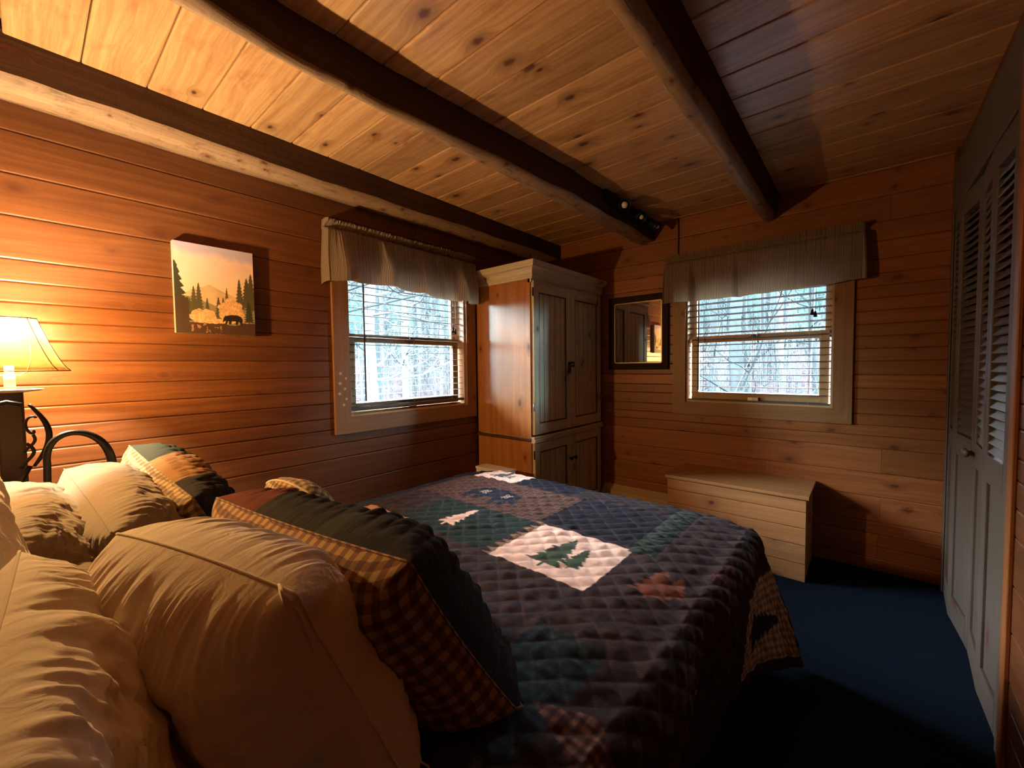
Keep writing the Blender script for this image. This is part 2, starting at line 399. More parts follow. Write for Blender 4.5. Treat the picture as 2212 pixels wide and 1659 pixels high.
def shade_mat():
    m, n, b, out = new_mat('parchment_shade')
    tc = N(n, 'ShaderNodeTexCoord'); f = noise_n(n, tc.outputs['Object'], 30, 4)
    c = mixc(n, f, (.12, .072, .028), (.15, .095, .04)); n.links.new(c, b.inputs['Base Color']); b.inputs['Roughness'].default_value = .9
    tr = N(n, 'ShaderNodeBsdfTranslucent'); n.links.new(c, tr.inputs[0]); mx = N(n, 'ShaderNodeMixShader'); mx.inputs[0].default_value = .5
    tp = N(n, 'ShaderNodeBsdfTransparent'); tp.inputs[0].default_value = (1, .88, .66, 1); m2 = N(n, 'ShaderNodeMixShader'); m2.inputs[0].default_value = .72
    n.links.new(b.outputs[0], mx.inputs[1]); n.links.new(tr.outputs[0], mx.inputs[2]); n.links.new(mx.outputs[0], m2.inputs[1]); n.links.new(tp.outputs[0], m2.inputs[2]); n.links.new(m2.outputs[0], out.inputs[0]); return m
M['shade'] = shade_mat()

def linen(name, col):
    m, n, b, out = new_mat(name)
    tc = N(n, 'ShaderNodeTexCoord'); f = noise_n(n, tc.outputs['Object'], 500, 3); g = noise_n(n, tc.outputs['Object'], 9, 4, .6)
    c = mixc(n, g, tuple(x*.88 for x in col), tuple(min(1, x*1.08) for x in col)); n.links.new(c, b.inputs['Base Color'])
    b.inputs['Roughness'].default_value = .85; b.inputs['Specular IOR Level'].default_value = .2; b.inputs['Sheen Weight'].default_value = .3
    cr_ = noise_n(n, tc.outputs['Object'], 22, 5, .6, 1.2)
    bm = N(n, 'ShaderNodeBump'); bm.inputs['Strength'].default_value = .35; bm.inputs['Distance'].default_value = .006
    n.links.new(mth(n, 'ADD', cr_, mth(n, 'MULTIPLY', f, .06)), bm.inputs['Height']); n.links.new(bm.outputs[0], b.inputs['Normal']); return m
M['linen'] = linen('tan_linen', (.74, .64, .53))
M['linen3'] = linen('dark_tan_linen', (.21, .145, .092))  # darker tan linen, toned down to offset the lamp's brightness
M['linen2'] = linen('pale_linen', (.78, .70, .61))

def gingham(name, light, mid, dark, p=.03, bump_q=False):
    m, n, b, out = new_mat(name)
    uv = N(n, 'ShaderNodeUVMap'); uv.uv_map = 'UVMap'; sp = N(n, 'ShaderNodeSeparateXYZ'); n.links.new(uv.outputs[0], sp.inputs[0])
    a = mth(n, 'LESS_THAN', mth(n, 'FRACT', mth(n, 'MULTIPLY', sp.outputs[0], 1/p)), .5)
    d = mth(n, 'LESS_THAN', mth(n, 'FRACT', mth(n, 'MULTIPLY', sp.outputs[1], 1/p)), .5)
    s_ = mth(n, 'ADD', a, d)
    c = mixc(n, mth(n, 'GREATER_THAN', s_, .5), light, mid); c = mixc(n, mth(n, 'GREATER_THAN', s_, 1.5), c, dark)
    f = noise_n(n, uv.outputs[0], 350, 3, .6)
    c = mixc(n, mth(n, 'MULTIPLY', f, .3), c, mid)
    n.links.new(c, b.inputs['Base Color']); b.inputs['Roughness'].default_value = .9; b.inputs['Specular IOR Level'].default_value = .15
    b.inputs['Sheen Weight'].default_value = .2
    bm = N(n, 'ShaderNodeBump'); bm.inputs['Strength'].default_value = .2; bm.inputs['Distance'].default_value = .002
    n.links.new(f, bm.inputs['Height']); n.links.new(bm.outputs[0], b.inputs['Normal'])
    return m
M['gingham'] = gingham('burgundy_gingham', (.50, .33, .17), (.22, .10, .055), (.07, .022, .018))
M['gingham_brown'] = gingham('brown_gingham', (.52, .37, .18), (.25, .15, .07), (.08, .05, .028), p=.026)
M['dye'] = vcol_mat('patchwork_cotton')
M['paint'] = vcol_mat('printed_canvas', rough=.7, spec=.3, nscale=700, bump=.15, namt=.06)

# ---------------------------------------------------------------- room shell
def boards(mb, wall, seams, a0, a1, hole=None, face=0.0, thick=.14, joints=None, ch=.006, mi=0):
    """horizontal boards; wall 'L' faces +x, 'F' faces -y, 'R' faces -x, 'N' faces +y"""
    for k in range(len(seams)-1):
        z0, z1 = seams[k], seams[k+1]
        cuts = [a0] + sorted([j for (kk, j) in (joints or []) if kk == k]) + [a1]
        for s0, s1 in zip(cuts[:-1], cuts[1:]):
            off = (random.uniform(0, 90), random.uniform(0, 90)); tone = random.random()
            rects = [(s0, s1, z0, z1)]
            if hole:
                h0, h1, g0, g1 = hole; nr = []
                for (p0, p1, q0, q1) in rects:
                    if p1 <= h0 or p0 >= h1 or q1 <= g0 or q0 >= g1: nr.append((p0, p1, q0, q1)); continue
                    if p0 < h0: nr.append((p0, h0, q0, q1))
                    if p1 > h1: nr.append((h1, p1, q0, q1))
                    m0, m1 = max(p0, h0), min(p1, h1)
                    if q0 < g0: nr.append((m0, m1, q0, g0))
                    if q1 > g1: nr.append((m0, m1, g1, q1))
                rects = nr
            for (p0, p1, q0, q1) in rects:
                g = .0012 if (p1 != a1) else 0
                c0 = ch if q0 == z0 else 0; c1 = ch if q1 == z1 else 0
                def P(d): return face - d if wall in 'LN' else face + d
                prof = [(P(thick), q0), (P(c0), q0), (P(.25*c0), q0+.35*c0), (P(0), q0+c0), (P(0), q1-c1), (P(.25*c1), q1-.35*c1), (P(c1), q1), (P(thick), q1)]
                seen = []; 
                for pt in prof:
                    if not seen or abs(seen[-1][0]-pt[0])+abs(seen[-1][1]-pt[1]) > 1e-7: seen.append(pt)
                al = 'y' if wall in 'LR' else 'x'
                mb.prism(seen, al, p0, p1-g, off, tone, mi)

SL = [0, .076, .148, .225, .30, .455, .60, .75, .835, .919, .985, 1.072, 1.146, 1.226, 1.316, 1.39, 1.46, 1.528, 1.60, 1.681, 1.836, 1.985, 2.135, 2.28, 2.40]
SF = [0, .076, .148, .225, .30, .455, .60, .75, .825, .89, .958, 1.047, 1.115, 1.196, 1.28, 1.355, 1.43, 1.502, 1.58, 1.655, 1.727, 1.80, 1.884, 1.99, 2.103, 2.25, 2.40]
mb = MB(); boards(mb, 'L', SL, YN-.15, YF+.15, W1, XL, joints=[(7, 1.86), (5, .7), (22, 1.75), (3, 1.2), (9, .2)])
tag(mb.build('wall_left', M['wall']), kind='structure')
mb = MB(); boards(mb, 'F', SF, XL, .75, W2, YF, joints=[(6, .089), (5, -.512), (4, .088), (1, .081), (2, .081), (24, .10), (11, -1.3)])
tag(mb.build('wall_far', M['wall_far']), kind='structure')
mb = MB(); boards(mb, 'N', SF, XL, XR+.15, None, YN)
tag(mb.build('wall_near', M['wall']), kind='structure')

# ceiling planks run across the beams
mb = MB(); y = .176-.183*4
while y < YF+.15:
    y1 = min(y+.183, YF+.2); ch = .007
    off = (random.uniform(0, 90), random.uniform(0, 90)); tone = random.random()
    cuts = [XL-.15, .95]
    prof = [(y+.0015, H+.05), (y+.0015, H+ch), (y+.35*ch, H+.3*ch), (y+ch, H), (y1-ch, H), (y1-.35*ch, H+.3*ch), (y1-.0015, H+ch), (y1-.0015, H+.05)]
    mb.prism(prof, 'x', XL-.15, .95, off, tone)
    y += .183
mb.box((XL-.3, YN-.4, H+.05), (1.1, YF+.35, H+.12))
tag(mb.build('ceiling', M['ceil']), kind='structure')

mb = MB(); mb.box((XL-.2, YN-.3, -.12), (1.1, YF+.2, 0))
tag(mb.build('floor', M['carpet']), kind='structure')

# right wall around the closet
CY0, CY1, CZ = 2.01, 3.235, 2.055
mb = MB(); boards(mb, 'R', SL, YN-.15, CY0-.07, None, XR, thick=.12)
mb.box((XR+.001, CY1+.0, 0), (XR+.12, YF, H), 'z'); mb.box((XR+.02, CY0-.07, 2.30), (XR+.12, CY1, H), 'y')
mb.box((.80, YN-.1, 0), (.86, YF+.1, H), 'y'); mb.box((XR+.12, CY0-.13, 0), (.80, CY0-.07, H), 'z')
tag(mb.build('wall_right', M['wall']), kind='structure')
mb = MB(); mb.box((XR-.004, CY0-.07, CZ), (XR+.02, CY1+.045, 2.30), 'y', ch=.003)
mb.box((XR-.004, CY0-.07, 0), (XR+.02, CY0, CZ), 'z', ch=.003); mb.box((XR-.004, CY1, 0), (XR+.02, CY1+.045, CZ), 'z', ch=.003)
tag(mb.build('trim_1', M['louver']), kind='structure')
mb = MB(); mb.box((XR-.012, CY0-.125, 0), (XR+.0, CY0-.072, 2.32), 'z', ch=.003)
tag(mb.build('trim_2', M['wall_far']), kind='structure')

# bifold louvered closet doors
door = tag(empty('door_1', (XR, (CY0+CY1)/2, 0)), kind='structure')
pts = [(.352, 3.225), (.337, 2.925), (.362, 2.605), (.346, 2.305), (.353, 2.02)]
for k in range(4):
    (xa, ya), (xb, yb) = pts[k], pts[k+1]
    L = math.hypot(xb-xa, yb-ya) - .003; mb = MB(); th = .028; st = .042
    mb.box((0, 0, .015), (st, th, CZ-.008), 'z', ch=.003, tone=.5); mb.box((L-st, 0, .015), (L, th, CZ-.008), 'z', ch=.003, tone=.5)
    mb.box((st, 0, .015), (L-st, th, .13), 'x', ch=.002, tone=.5); mb.box((st, 0, .83), (L-st, th, .93), 'x', ch=.002, tone=.5)
    mb.box((st, 0, CZ-.10), (L-st, th, CZ-.008), 'x', ch=.002, tone=.5); mb.box((st, .010, .13), (L-st, th-.008, .83), 'z', tone=.45)
    z = .955
    while z < CZ-.115:
        # louver tilted: room side low
        c, s_ = math.cos(math.radians(52)), math.sin(math.radians(52)); w, t = .036, .006
        cy_, cz_ = th/2, z
        prof = [(cy_-w/2*c*1-t/2*s_, cz_-w/2*s_+t/2*c), (cy_-w/2*c+t/2*s_, cz_-w/2*s_-t/2*c), (cy_+w/2*c+t/2*s_, cz_+w/2*s_-t/2*c), (cy_+w/2*c-t/2*s_, cz_+w/2*s_+t/2*c)]
        mb.prism(prof, 'x', st, L-st, tone=.5); z += .0325
    dirv = Vector((xb-xa, yb-ya, 0)).normalized(); nrm = Vector((-dirv.y, dirv.x, 0))   # nrm = +x-ish (into closet)
    if nrm.x < 0: nrm = -nrm
    mb.v = [tuple(Vector((xa, ya, 0))+dirv*v[0]+nrm*v[1]+Vector((0, 0, v[2]))) for v in mb.v]
    if Vector((dirv.x, dirv.y, 0)).cross(nrm).z < 0: mb.f = [tuple(reversed(f)) for f in mb.f]; mb.uv = [list(reversed(list(u))) for u in mb.uv]
    pan = mb.build('door_panel', M['louver'], door)
    if k in (1, 2):
        p = Vector((xa, ya, .88))+dirv*(L-.02 if k == 1 else .02)
        kb = MB(); kb.lathe((p.x, p.y, p.z), [(.006, 0), (.006, -.012), (.015, -.018), (.017, -.026), (.010, -.033), (0, -.034)], 16, axis='x')
        kb.build('knob', M['louver'], pan)

# beams ------------------------------------------------------------
def beam(name, y0, y1, prof_fn, n=90):
    mb = MB(); rows = []
    for i in range(n+1):
        y = y0+(y1-y0)*i/n; rows.append([(x, y, z) for x, z in prof_fn(y)])
    m = len(rows[0]); b = 0
    for r in rows: mb.v += r
    for i in range(n):
        acc = 0
        for k in range(m-1):
            d = .05
            p0, p1 = rows[i][k], rows[i][k+1]; d = math.hypot(p1[0]-p0[0], p1[2]-p0[2])
            y_0, y_1 = rows[i][0][1], rows[i+1][0][1]
            sharp = (k == 0 or k == m-2)
            mb.face([i*m+k, i*m+k+1, (i+1)*m+k+1, (i+1)*m+k], [(y_0+11, acc), (y_0+11, acc+d), (y_1+11, acc+d), (y_1+11, acc)], .5, 0 if sharp else 1, not sharp); acc += d
    for e in (0, n):
        idx = [e*m+k for k in range(m)]
        mb.face(idx if e else idx[::-1], [(rows[e][k][0], rows[e][k][2]) for k in (range(m) if e else range(m-1, -1, -1))], .5, 0)
    o = mb.build(name, [M['beam'], M['wane']]); return tag(o, kind='structure')
def nz(a, b, c=0.): return noise.noise(Vector((a, b, c)))
def interp(x, T):
    for (a, va), (b, vb) in zip(T[:-1], T[1:]):
        if x <= b: return va+(vb-va)*max(0, (x-a)/(b-a))
    return T[-1][1]
def b1(y):
    zr = 2.275+.022*nz(y*1.6, 3.1)+.006*nz(y*9, 1.2); xr = -2.197+.004*nz(y*3, 4)
    pts = [(xr, H+.01), (xr, zr)]
    x1, z1 = XL+.002, 2.232+.016*nz(y*1.3, 9.2)
    for t in (.25, .5, .75): pts.append((xr+(x1-xr)*t, zr+(z1-zr)*t-.012*math.sin(math.pi*t)+.006*nz(y*12, t*3, 5)))
    pts += [(x1, z1), (x1, H+.01)]; return pts
def b2(y):
    xr = interp(y, [(-.3, -1.345), (.33, -1.352), (.55, -1.392), (.9, -1.385), (1.58, -1.335), (2.03, -1.305), (3.4, -1.30)])+.006*nz(y*6, 2)
    zr = 2.268+.010*nz(y*3, 7); xl = -1.418+.008*nz(y*2.3, 1); zl = 2.252+.008*nz(y*4, 5)
    pts = [(xr+.003, H+.01), (xr, zr)]
    for t in (.33, .66): pts.append((xr+(xl-xr)*t, zr+(zl-zr)*t-.006+.004*nz(y*14, t*4, 1)))
    pts += [(xl, zl), (-1.422, H+.01)]; return pts
def b3(y):
    xr = -.472+.010*nz(y*2.6, 5); xl = -.556+.012*nz(y*2.1, 8)+.004*nz(y*11, 2); zb = 2.243+.010*nz(y*2.8, 6)
    pts = [(-.452, H+.01), (xr, zb+.022)]
    for t in (.2, .5, .8): pts.append((xr+(xl-xr)*t, zb-.010*math.sin(math.pi*t)+.007*nz(y*10, t*5, 3)))
    pts += [(xl, zb+.02+.01*nz(y*5, 1)), (-.575, H+.01)]; return pts
beam('trim_3', YN-.1, YF+.05, b1); beam('trim_4', YN-.1, YF+.05, b2); beam('trim_5', YN-.1, YF+.05, b3)
# second row of beams over the closet side is hidden in the dark; none is visible

# windows ----------------------------------------------------------
def frame_rect(mb, T, a0, a1, z0, z1, w, d0, d1, ch=.003, wb=None):
    """rectangular frame; T maps (a, d, z) to world; inner size a0..a1,z0..z1, width w outward"""
    wb = w if wb is None else wb
    for (p0, p1, q0, q1, al) in ((a0-w, a0, z0-wb, z1+w, 'z'), (a1, a1+w, z0-wb, z1+w, 'z'), (a0, a1, z0-wb, z0, 'a'), (a0, a1, z1, z1+w, 'a')):
        lo, hi = T(p0, d0, q0), T(p1, d1, q1)
        along = 'z' if al == 'z' else ('y' if abs(T(1, 0, 0)[1]-T(0, 0, 0)[1]) > .5 else 'x')
        mb.box(lo, hi, along, ch=ch)
TL = lambda a, d, z: (XL-d, a, z)       # d = depth outwards
TF = lambda a, d, z: (a, YF+d, z)
def window(name, T, w, stars=False):
    a0, a1, z0, z1 = w; e = tag(empty(name, T((a0+a1)/2, 0, z0)), kind='structure')
    al = 'y' if T is TL else 'x'
    mb = MB(); tw = .095
    # casing with mitred corners
    for k, quad in enumerate((((a0, z0), (a0-tw, z0-tw), (a0-tw, z1+tw), (a0, z1)), ((a1, z1), (a1+tw, z1+tw), (a1+tw, z0-tw), (a1, z0)),
                 ((a0-.0, z0), (a1, z0), (a1+tw, z0-tw), (a0-tw, z0-tw)), ((a1, z1), (a0, z1), (a0-tw, z1+tw), (a1+tw, z1+tw)))):
        off = (random.uniform(0, 50), random.uniform(0, 50)); along = 'z' if k < 2 else al; tn = random.random()
        F = [T(a, -.020, z) for a, z in quad]; B = [T(a, 0, z) for a, z in quad]
        if T is TL: F, B = F, B
        cen = sum((Vector(p) for p in F), Vector())/4
        nrm = Vector(T(0, -1, 0))-Vector(T(0, 0, 0))
        def fc(p):
            vv = [Vector(q) for q in p]; n_ = (vv[1]-vv[0]).cross(vv[2]-vv[1]); c_ = sum(vv, Vector())/len(vv)
            tgt = nrm if len(set(p) & set(F)) == 4 else (c_-cen)
            return p if n_.dot(tgt) > 0 else p[::-1]
        mb.poly(fc(F), along, off, tn)
        for i in range(4): j = (i+1) % 4; mb.poly(fc([F[i], F[j], B[j], B[i]]), along, off, tn)
    trim = mb.build('casing', M['trim'], e)
    mb = MB(); frame_rect(mb, T, a0+.012, a1-.012, z0+.012, z1-.012, .03, .0, .145, ch=0)
    mb.build('jamb', M['sash'], e)
    zm = 1.462
    mb = MB(); frame_rect(mb, T, a0+.05, a1-.05, zm+.0, z1-.045, .036, .095, .128, wb=.022); us = mb.build('upper_sash', M['sash'], e)
    mb = MB(); frame_rect(mb, T, a0+.075, a1-.075, z0+.078, zm-.026, .050, .055, .09, wb=.055)
    mb.box(T(a0+.012, .052, z0+.002), T(a1-.012, .13, z0+.02), al); ls = mb.build('lower_sash', M['sash'], e)
    mb = MB(); mb.box(T(a0+.05, .110, zm), T(a1-.05, .114, z1-.045)); mb.build('pane', M['glass'], us)
    mb = MB(); mb.box(T(a0+.075, .070, z0+.078), T(a1-.075, .074, zm-.026)); mb.build('pane', M['glass'], ls)
    mb = MB(); c = (a0+a1)/2; mb.box(T(c-.03, .030, zm-.004), T(c+.03, .056, zm+.008), al, ch=.003); mb.box(T(c-.012, .02, zm+.006), T(c+.02, .05, zm+.016), al, ch=.003); mb.build('sash_lock', M['blackmetal'], ls)
    mb = MB(); mb.box(T(c-.032, .030, z0+.022), T(c+.032, .052, z0+.03), al, ch=.003); mb.box(T(c-.032, .026, z0+.022), T(c+.032, .034, z0+.05), al, ch=.003); mb.build('sash_lift', M['nickel'], ls)
    if stars:
        for (px, pz, r) in ((1.180, 1.245, .012), (1.212, 1.215, .010), (1.176, 1.187, .013), (1.205, 1.155, .011), (1.172, 1.128, .012), (1.212, 1.095, .010), (1.196, 1.062, .011)):
            mb = MB(); P = []
            for k in range(10):
                an = math.pi/2+k*math.pi/5+.2; rr = r if k % 2 == 0 else r*.45; P.append((px+rr*math.cos(an), pz+rr*math.sin(an)))
            Fp = [T(a, -.0212, z) for a, z in P]
            mb.poly(Fp, 'z'); 
            for i in range(10): j = (i+1) % 10; mb.poly([T(P[i][0], -.020, P[i][1]), T(P[j][0], -.020, P[j][1]), Fp[j], Fp[i]], 'z')
            mb.build('star_stencil', M['star'], trim)
    return e
M['star'] = plain('pale_star_paint', (.62, .50, .36), .6)
window('window_1', TL, W1, True); window('window_2', TF, W2)

# blinds -----------------------------------------------------------
def blind(name, T, a0, a1, z_list, tilt, dep, wand_a, wand_z, tassels, label, zrail, ntot):
    e = empty(name, T((a0+a1)/2, dep, 1.86)); tag(e, label, 'window blind', 'horizontal slat blinds')
    al = 'y' if T is TL else 'x'
    mb = MB(); mb.box(T(a0, dep-.025, 1.825), T(a1, dep+.028, 1.868), al, ch=.003); mb.build('headrail', M['slat'], e)
    mb = MB()
    for z in z_list:
        w, t = .049, .0034; an = math.radians(tilt+random.uniform(-1.2, 1.2)); c, s_ = math.cos(an), math.sin(an)
        def q(d, h): return (dep+d*c-h*s_, z+d*s_+h*c)
        crown = [q(-w/2, 0), q(-w/4, .0022), q(0, .003), q(w/4, .0022), q(w/2, 0), q(w/4, .0022-t), q(0, .003-t), q(-w/4, .0022-t)]
        if T is TL: prof = [(XL-d, z_) for d, z_ in crown]
        else: prof = [(YF+d, z_) for d, z_ in crown]
        mb.prism(prof, al, a0, a1, smooth=False)
    mb.build('slats', M['slat'], e)
    mb = MB(); mb.box(T(a0, dep-.026, zrail-.008), T(a1, dep+.026, zrail+.010), al, ch=.004); mb.build('bottom_rail', M['slat'], e)
    for f in (.13, .5, .87):
        mb = MB(); a = a0+(a1-a0)*f
        for dd in (-.028, .028): mb.tube([T(a, dep+dd, zrail), T(a, dep+dd, 1.83)], .0011, 5)
        for z in z_list: mb.tube([T(a, dep-.027, z-.004), T(a, dep+.027, z-.004)], .0007, 4)
        mb.build('ladder_cord', M['cord'], e)
    mb = MB(); mb.tube([T(wand_a, dep-.055, 1.84), T(wand_a, dep-.055, wand_z)], .0045, 8); mb.tube([T(wand_a, dep-.025, 1.845), T(wand_a, dep-.055, 1.84)], .002, 6)
    mb.build('tilt_wand', M['darkwood'], e)
    for (ta, tz) in tassels:
        mb = MB(); mb.tube([T(ta, dep-.050, 1.84), T(ta+.004, dep-.052, 1.7), T(ta, dep-.05, tz+.02)], .0012, 5); cd = mb.build('lift_cord', M['cord'], e)
        p = T(ta, dep-.05, tz); mb = MB(); mb.lathe(p, [(.003, .02), (.006, .015), (.009, -.004), (.011, -.018), (.0, -.019)], 12); mb.build('tassel', M['darkwood'], cd)
    return e
z1l = [1.062+.0445*i for i in range(17)]
blind('window_blind', TL, W1[0]+.016, W1[1]-.016, z1l, 2, .030, 1.335, 1.075, [(2.05, 1.545), (2.07, 1.535)], 'horizontal slat blind in the window beside the tall armoire, slats opened nearly flat', 1.030, 17)
z2l = [1.058+.0444*i for i in range(17)]
blind('window_blind', TF, W2[0]+.014, W2[1]-.014, z2l, -9, .030, -.955, 1.078, [(-.262, 1.60), (-.246, 1.585)], 'horizontal slat blind in the window over the pine chest, broad grey slats', 1.000, 17)

# valances ---------------------------------------------------------
def valance(T, a0, a1, label, seed, hem, amp, pleats, tilt=0.0):
    """cloth hung on a rod; header ruffle, rod pocket, returns to the wall"""
    e = empty('valance', T((a0+a1)/2, -.07, 2.05)); tag(e, label, 'valance', 'striped valances')
    nv = 44; L = a1-a0; dpt = .085; ret = .07; n = 420
    r_ = random.Random(seed); ph = r_.uniform(0, 9)
    verts = []; uvs = []
    tot = L+2*ret
    for i in range(n+1):
        s = tot*i/n
        if s < ret: a, d = a0, s/ret
        elif s > tot-ret: a, d = a1, (tot-s)/ret
        else: a, d = a0+(s-ret), 1.0
        mid = (s-ret)/L
        for j in range(nv+1):
            v = j/nv; ztop = 2.100+.006*nz(a*16, ph)+.004*nz(a*60, ph); zbot = hem(mid)+.004*nz(a*9, ph+3)
            z = ztop+(zbot-ztop)*v
            # gathers: tight near pocket (z about 2.07), wide pleats below
            g = math.exp(-((z-2.065)/.018)**2)
            tight = .006*nz(a*85, ph+7, 0)+.004*nz(a*160, ph+2)
            ruff = max(0, (z-2.075)/.03)
            wide = 0
            for (pc, pw, pa) in pleats: wide += pa*math.exp(-((mid-pc-(.02*v))/(pw*(.45+.8*v)))**2)
            wide += .008*nz(a*14, ph+5, v*.7)
            below = min(1, max(0, (2.05-z)/.2))
            off = dpt*(.72 if g > .5 else 1)+tight*(1.2-.9*below+ruff)+amp*1.5*wide*below - .022*g + .012*below
            da = 0
            if d < 1: off = max(.004, off*(.06+.94*math.sin(d*math.pi/2))); da = (.012*below + .01*math.sin(d*math.pi))*(-1 if s < ret else 1)
            verts.append(T(a+da, -off, z)); uvs.append((s*1.25, z))
    faces = []; 
    for i in range(n):
        for j in range(nv):
            q = (i*(nv+1)+j, (i+1)*(nv+1)+j, (i+1)*(nv+1)+j+1, i*(nv+1)+j+1)
            faces.append(q)
    me = bpy.data.meshes.new('cloth'); me.from_pydata(verts, [], faces)
    ul = me.uv_layers.new(name='UVMap'); ul.data.foreach_set('uv', [c for f in faces for i in f for c in uvs[i]])
    me.polygons.foreach_set('use_smooth', [True]*len(faces)); me.materials.append(M['ticking'])
    o = bpy.data.objects.new('cloth', me); COL.objects.link(o); o.parent = e; o.matrix_parent_inverse = world_of(e).inverted()
    so = o.modifiers.new('thick', 'SOLIDIFY'); so.thickness = .0012
    mb = MB(); mb.tube([T(a0+.004, 0, 2.062), T(a0+.004, -.034, 2.062), T(a1-.004, -.034, 2.062), T(a1-.004, 0, 2.062)], .005, 8); mb.build('curtain_rod', M['white'], e)
    return e
valance(TL, 1.105, 2.222, 'brown striped valance over the window beside the tall armoire, deep folds and a bright hem', 3, lambda m: 1.748+.018*math.sin(m*5+.3)+.012*m, 1.0,
        [(.06, .045, .03), (.30, .04, .045), (.53, .028, .035), (.84, .035, .045), (.70, .02, .015)])
valance(TF, -1.185, -.020, 'wide tan striped valance over the window above the pine chest', 11, lambda m: 1.735+.030*m+.012*math.sin(m*4+2.4), .8,
        [(.17, .02, -.04), (.42, .018, -.03), (.60, .05, .02), (.72, .03, -.025), (.93, .03, .01)])

# ---------------------------------------------------------------- armoire
AX0, AX1, AY0, AY1 = -2.312, -1.763, 2.30, 3.285
arm = empty('armoire', ((AX0+AX1)/2, (AY0+AY1)/2, 0)); tag(arm, 'tall two tier pine armoire with orange side and washed green brown beadboard doors', 'armoire')
xf = AX1-.024
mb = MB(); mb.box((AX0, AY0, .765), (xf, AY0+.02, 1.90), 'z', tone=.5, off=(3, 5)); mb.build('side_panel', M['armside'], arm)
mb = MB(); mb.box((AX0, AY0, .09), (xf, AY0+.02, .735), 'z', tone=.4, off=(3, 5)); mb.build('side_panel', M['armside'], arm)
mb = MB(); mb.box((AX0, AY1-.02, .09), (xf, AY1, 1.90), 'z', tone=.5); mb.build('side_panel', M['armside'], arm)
mb = MB(); mb.box((AX0, AY0+.02, .09), (AX0+.012, AY1-.02, 1.90), 'z'); mb.box((AX0, AY0+.02, .70), (xf, AY1-.02, .76), 'y'); mb.box((AX0, AY0+.02, 1.87), (xf, AY1-.02, 1.90), 'y')
mb.box((xf-.02, AY0, .09), (xf, AY1, .115), 'y'); mb.box((xf-.02, AY0+.0, 1.86), (xf+.012, AY1, 1.905), 'y', ch=.002)
mb.build('carcass', M['armfront'], arm)
mb = MB(); mb.box((AX0, AY0-.014, .0), (xf+.020, AY1+.01, .09), 'y', ch=.006); mb.build('plinth', M['armfront'], arm)
def cornice(mb, prof, x0, xfr, y0, y1):
    """moulding profile (projection, z) mitred round side, front and side"""
    off = (3.0, 8.0)
    for (e0, z0), (e1, z1) in zip(prof[:-1], prof[1:]):
        P = lambda e, z: [(x0, y0-e, z), (xfr+e, y0-e, z), (xfr+e, y1+e*.3, z), (x0, y1+e*.3, z)]
        a, b = P(e0, z0), P(e1, z1)
        mb.poly([a[0], a[1], b[1], b[0]], 'x', off, .6); mb.poly([a[1], a[2], b[2], b[1]], 'y', off, .6); mb.poly([a[2], a[3], b[3], b[2]], 'x', off, .6)
    e, z = prof[-1]; mb.poly([(x0, y0-e, z), (xfr+e, y0-e, z), (xfr+e, y1+e*.3, z), (x0, y1+e*.3, z)], 'y', off, .6)
    mb.poly([(x0, y1, prof[0][1]), (x0, y1, z), (x0, y0-e, z), (x0, y0, prof[0][1])], 'y', off, .6)
CP = [(0, 1.884), (.008, 1.884), (.008, 1.898), (.015, 1.902), (.017, 1.912), (.011, 1.916), (.013, 1.928), (.018, 1.940), (.027, 1.951), (.039, 1.958), (.046, 1.960), (.046, 1.970), (.052, 1.974), (.055, 1.982), (.055, 2.000)]
mb = MB(); cornice(mb, CP, AX0, AX1-.006, AY0, AY1)
mb.build('cornice', M['armfront'], arm)
mb = MB(); mb.box((AX0, AY0-.010, .738), (xf, AY0+.0, .762), 'x', ch=.006); mb.build('side_moulding', M['armdark'], arm)
mb = MB(); mb.box((xf, AY0-.002, .728), (AX1+.010, AY1, .742), 'y', ch=.004); mb.box((xf, AY0-.002, .742), (AX1+.016, AY1, .757), 'y', ch=.005); mb.box((xf, AY0-.002, .757), (AX1+.006, AY1, .772), 'y', ch=.004)
mb.build('waist_moulding', M['armfront'], arm)
ym = (AY0+AY1)/2
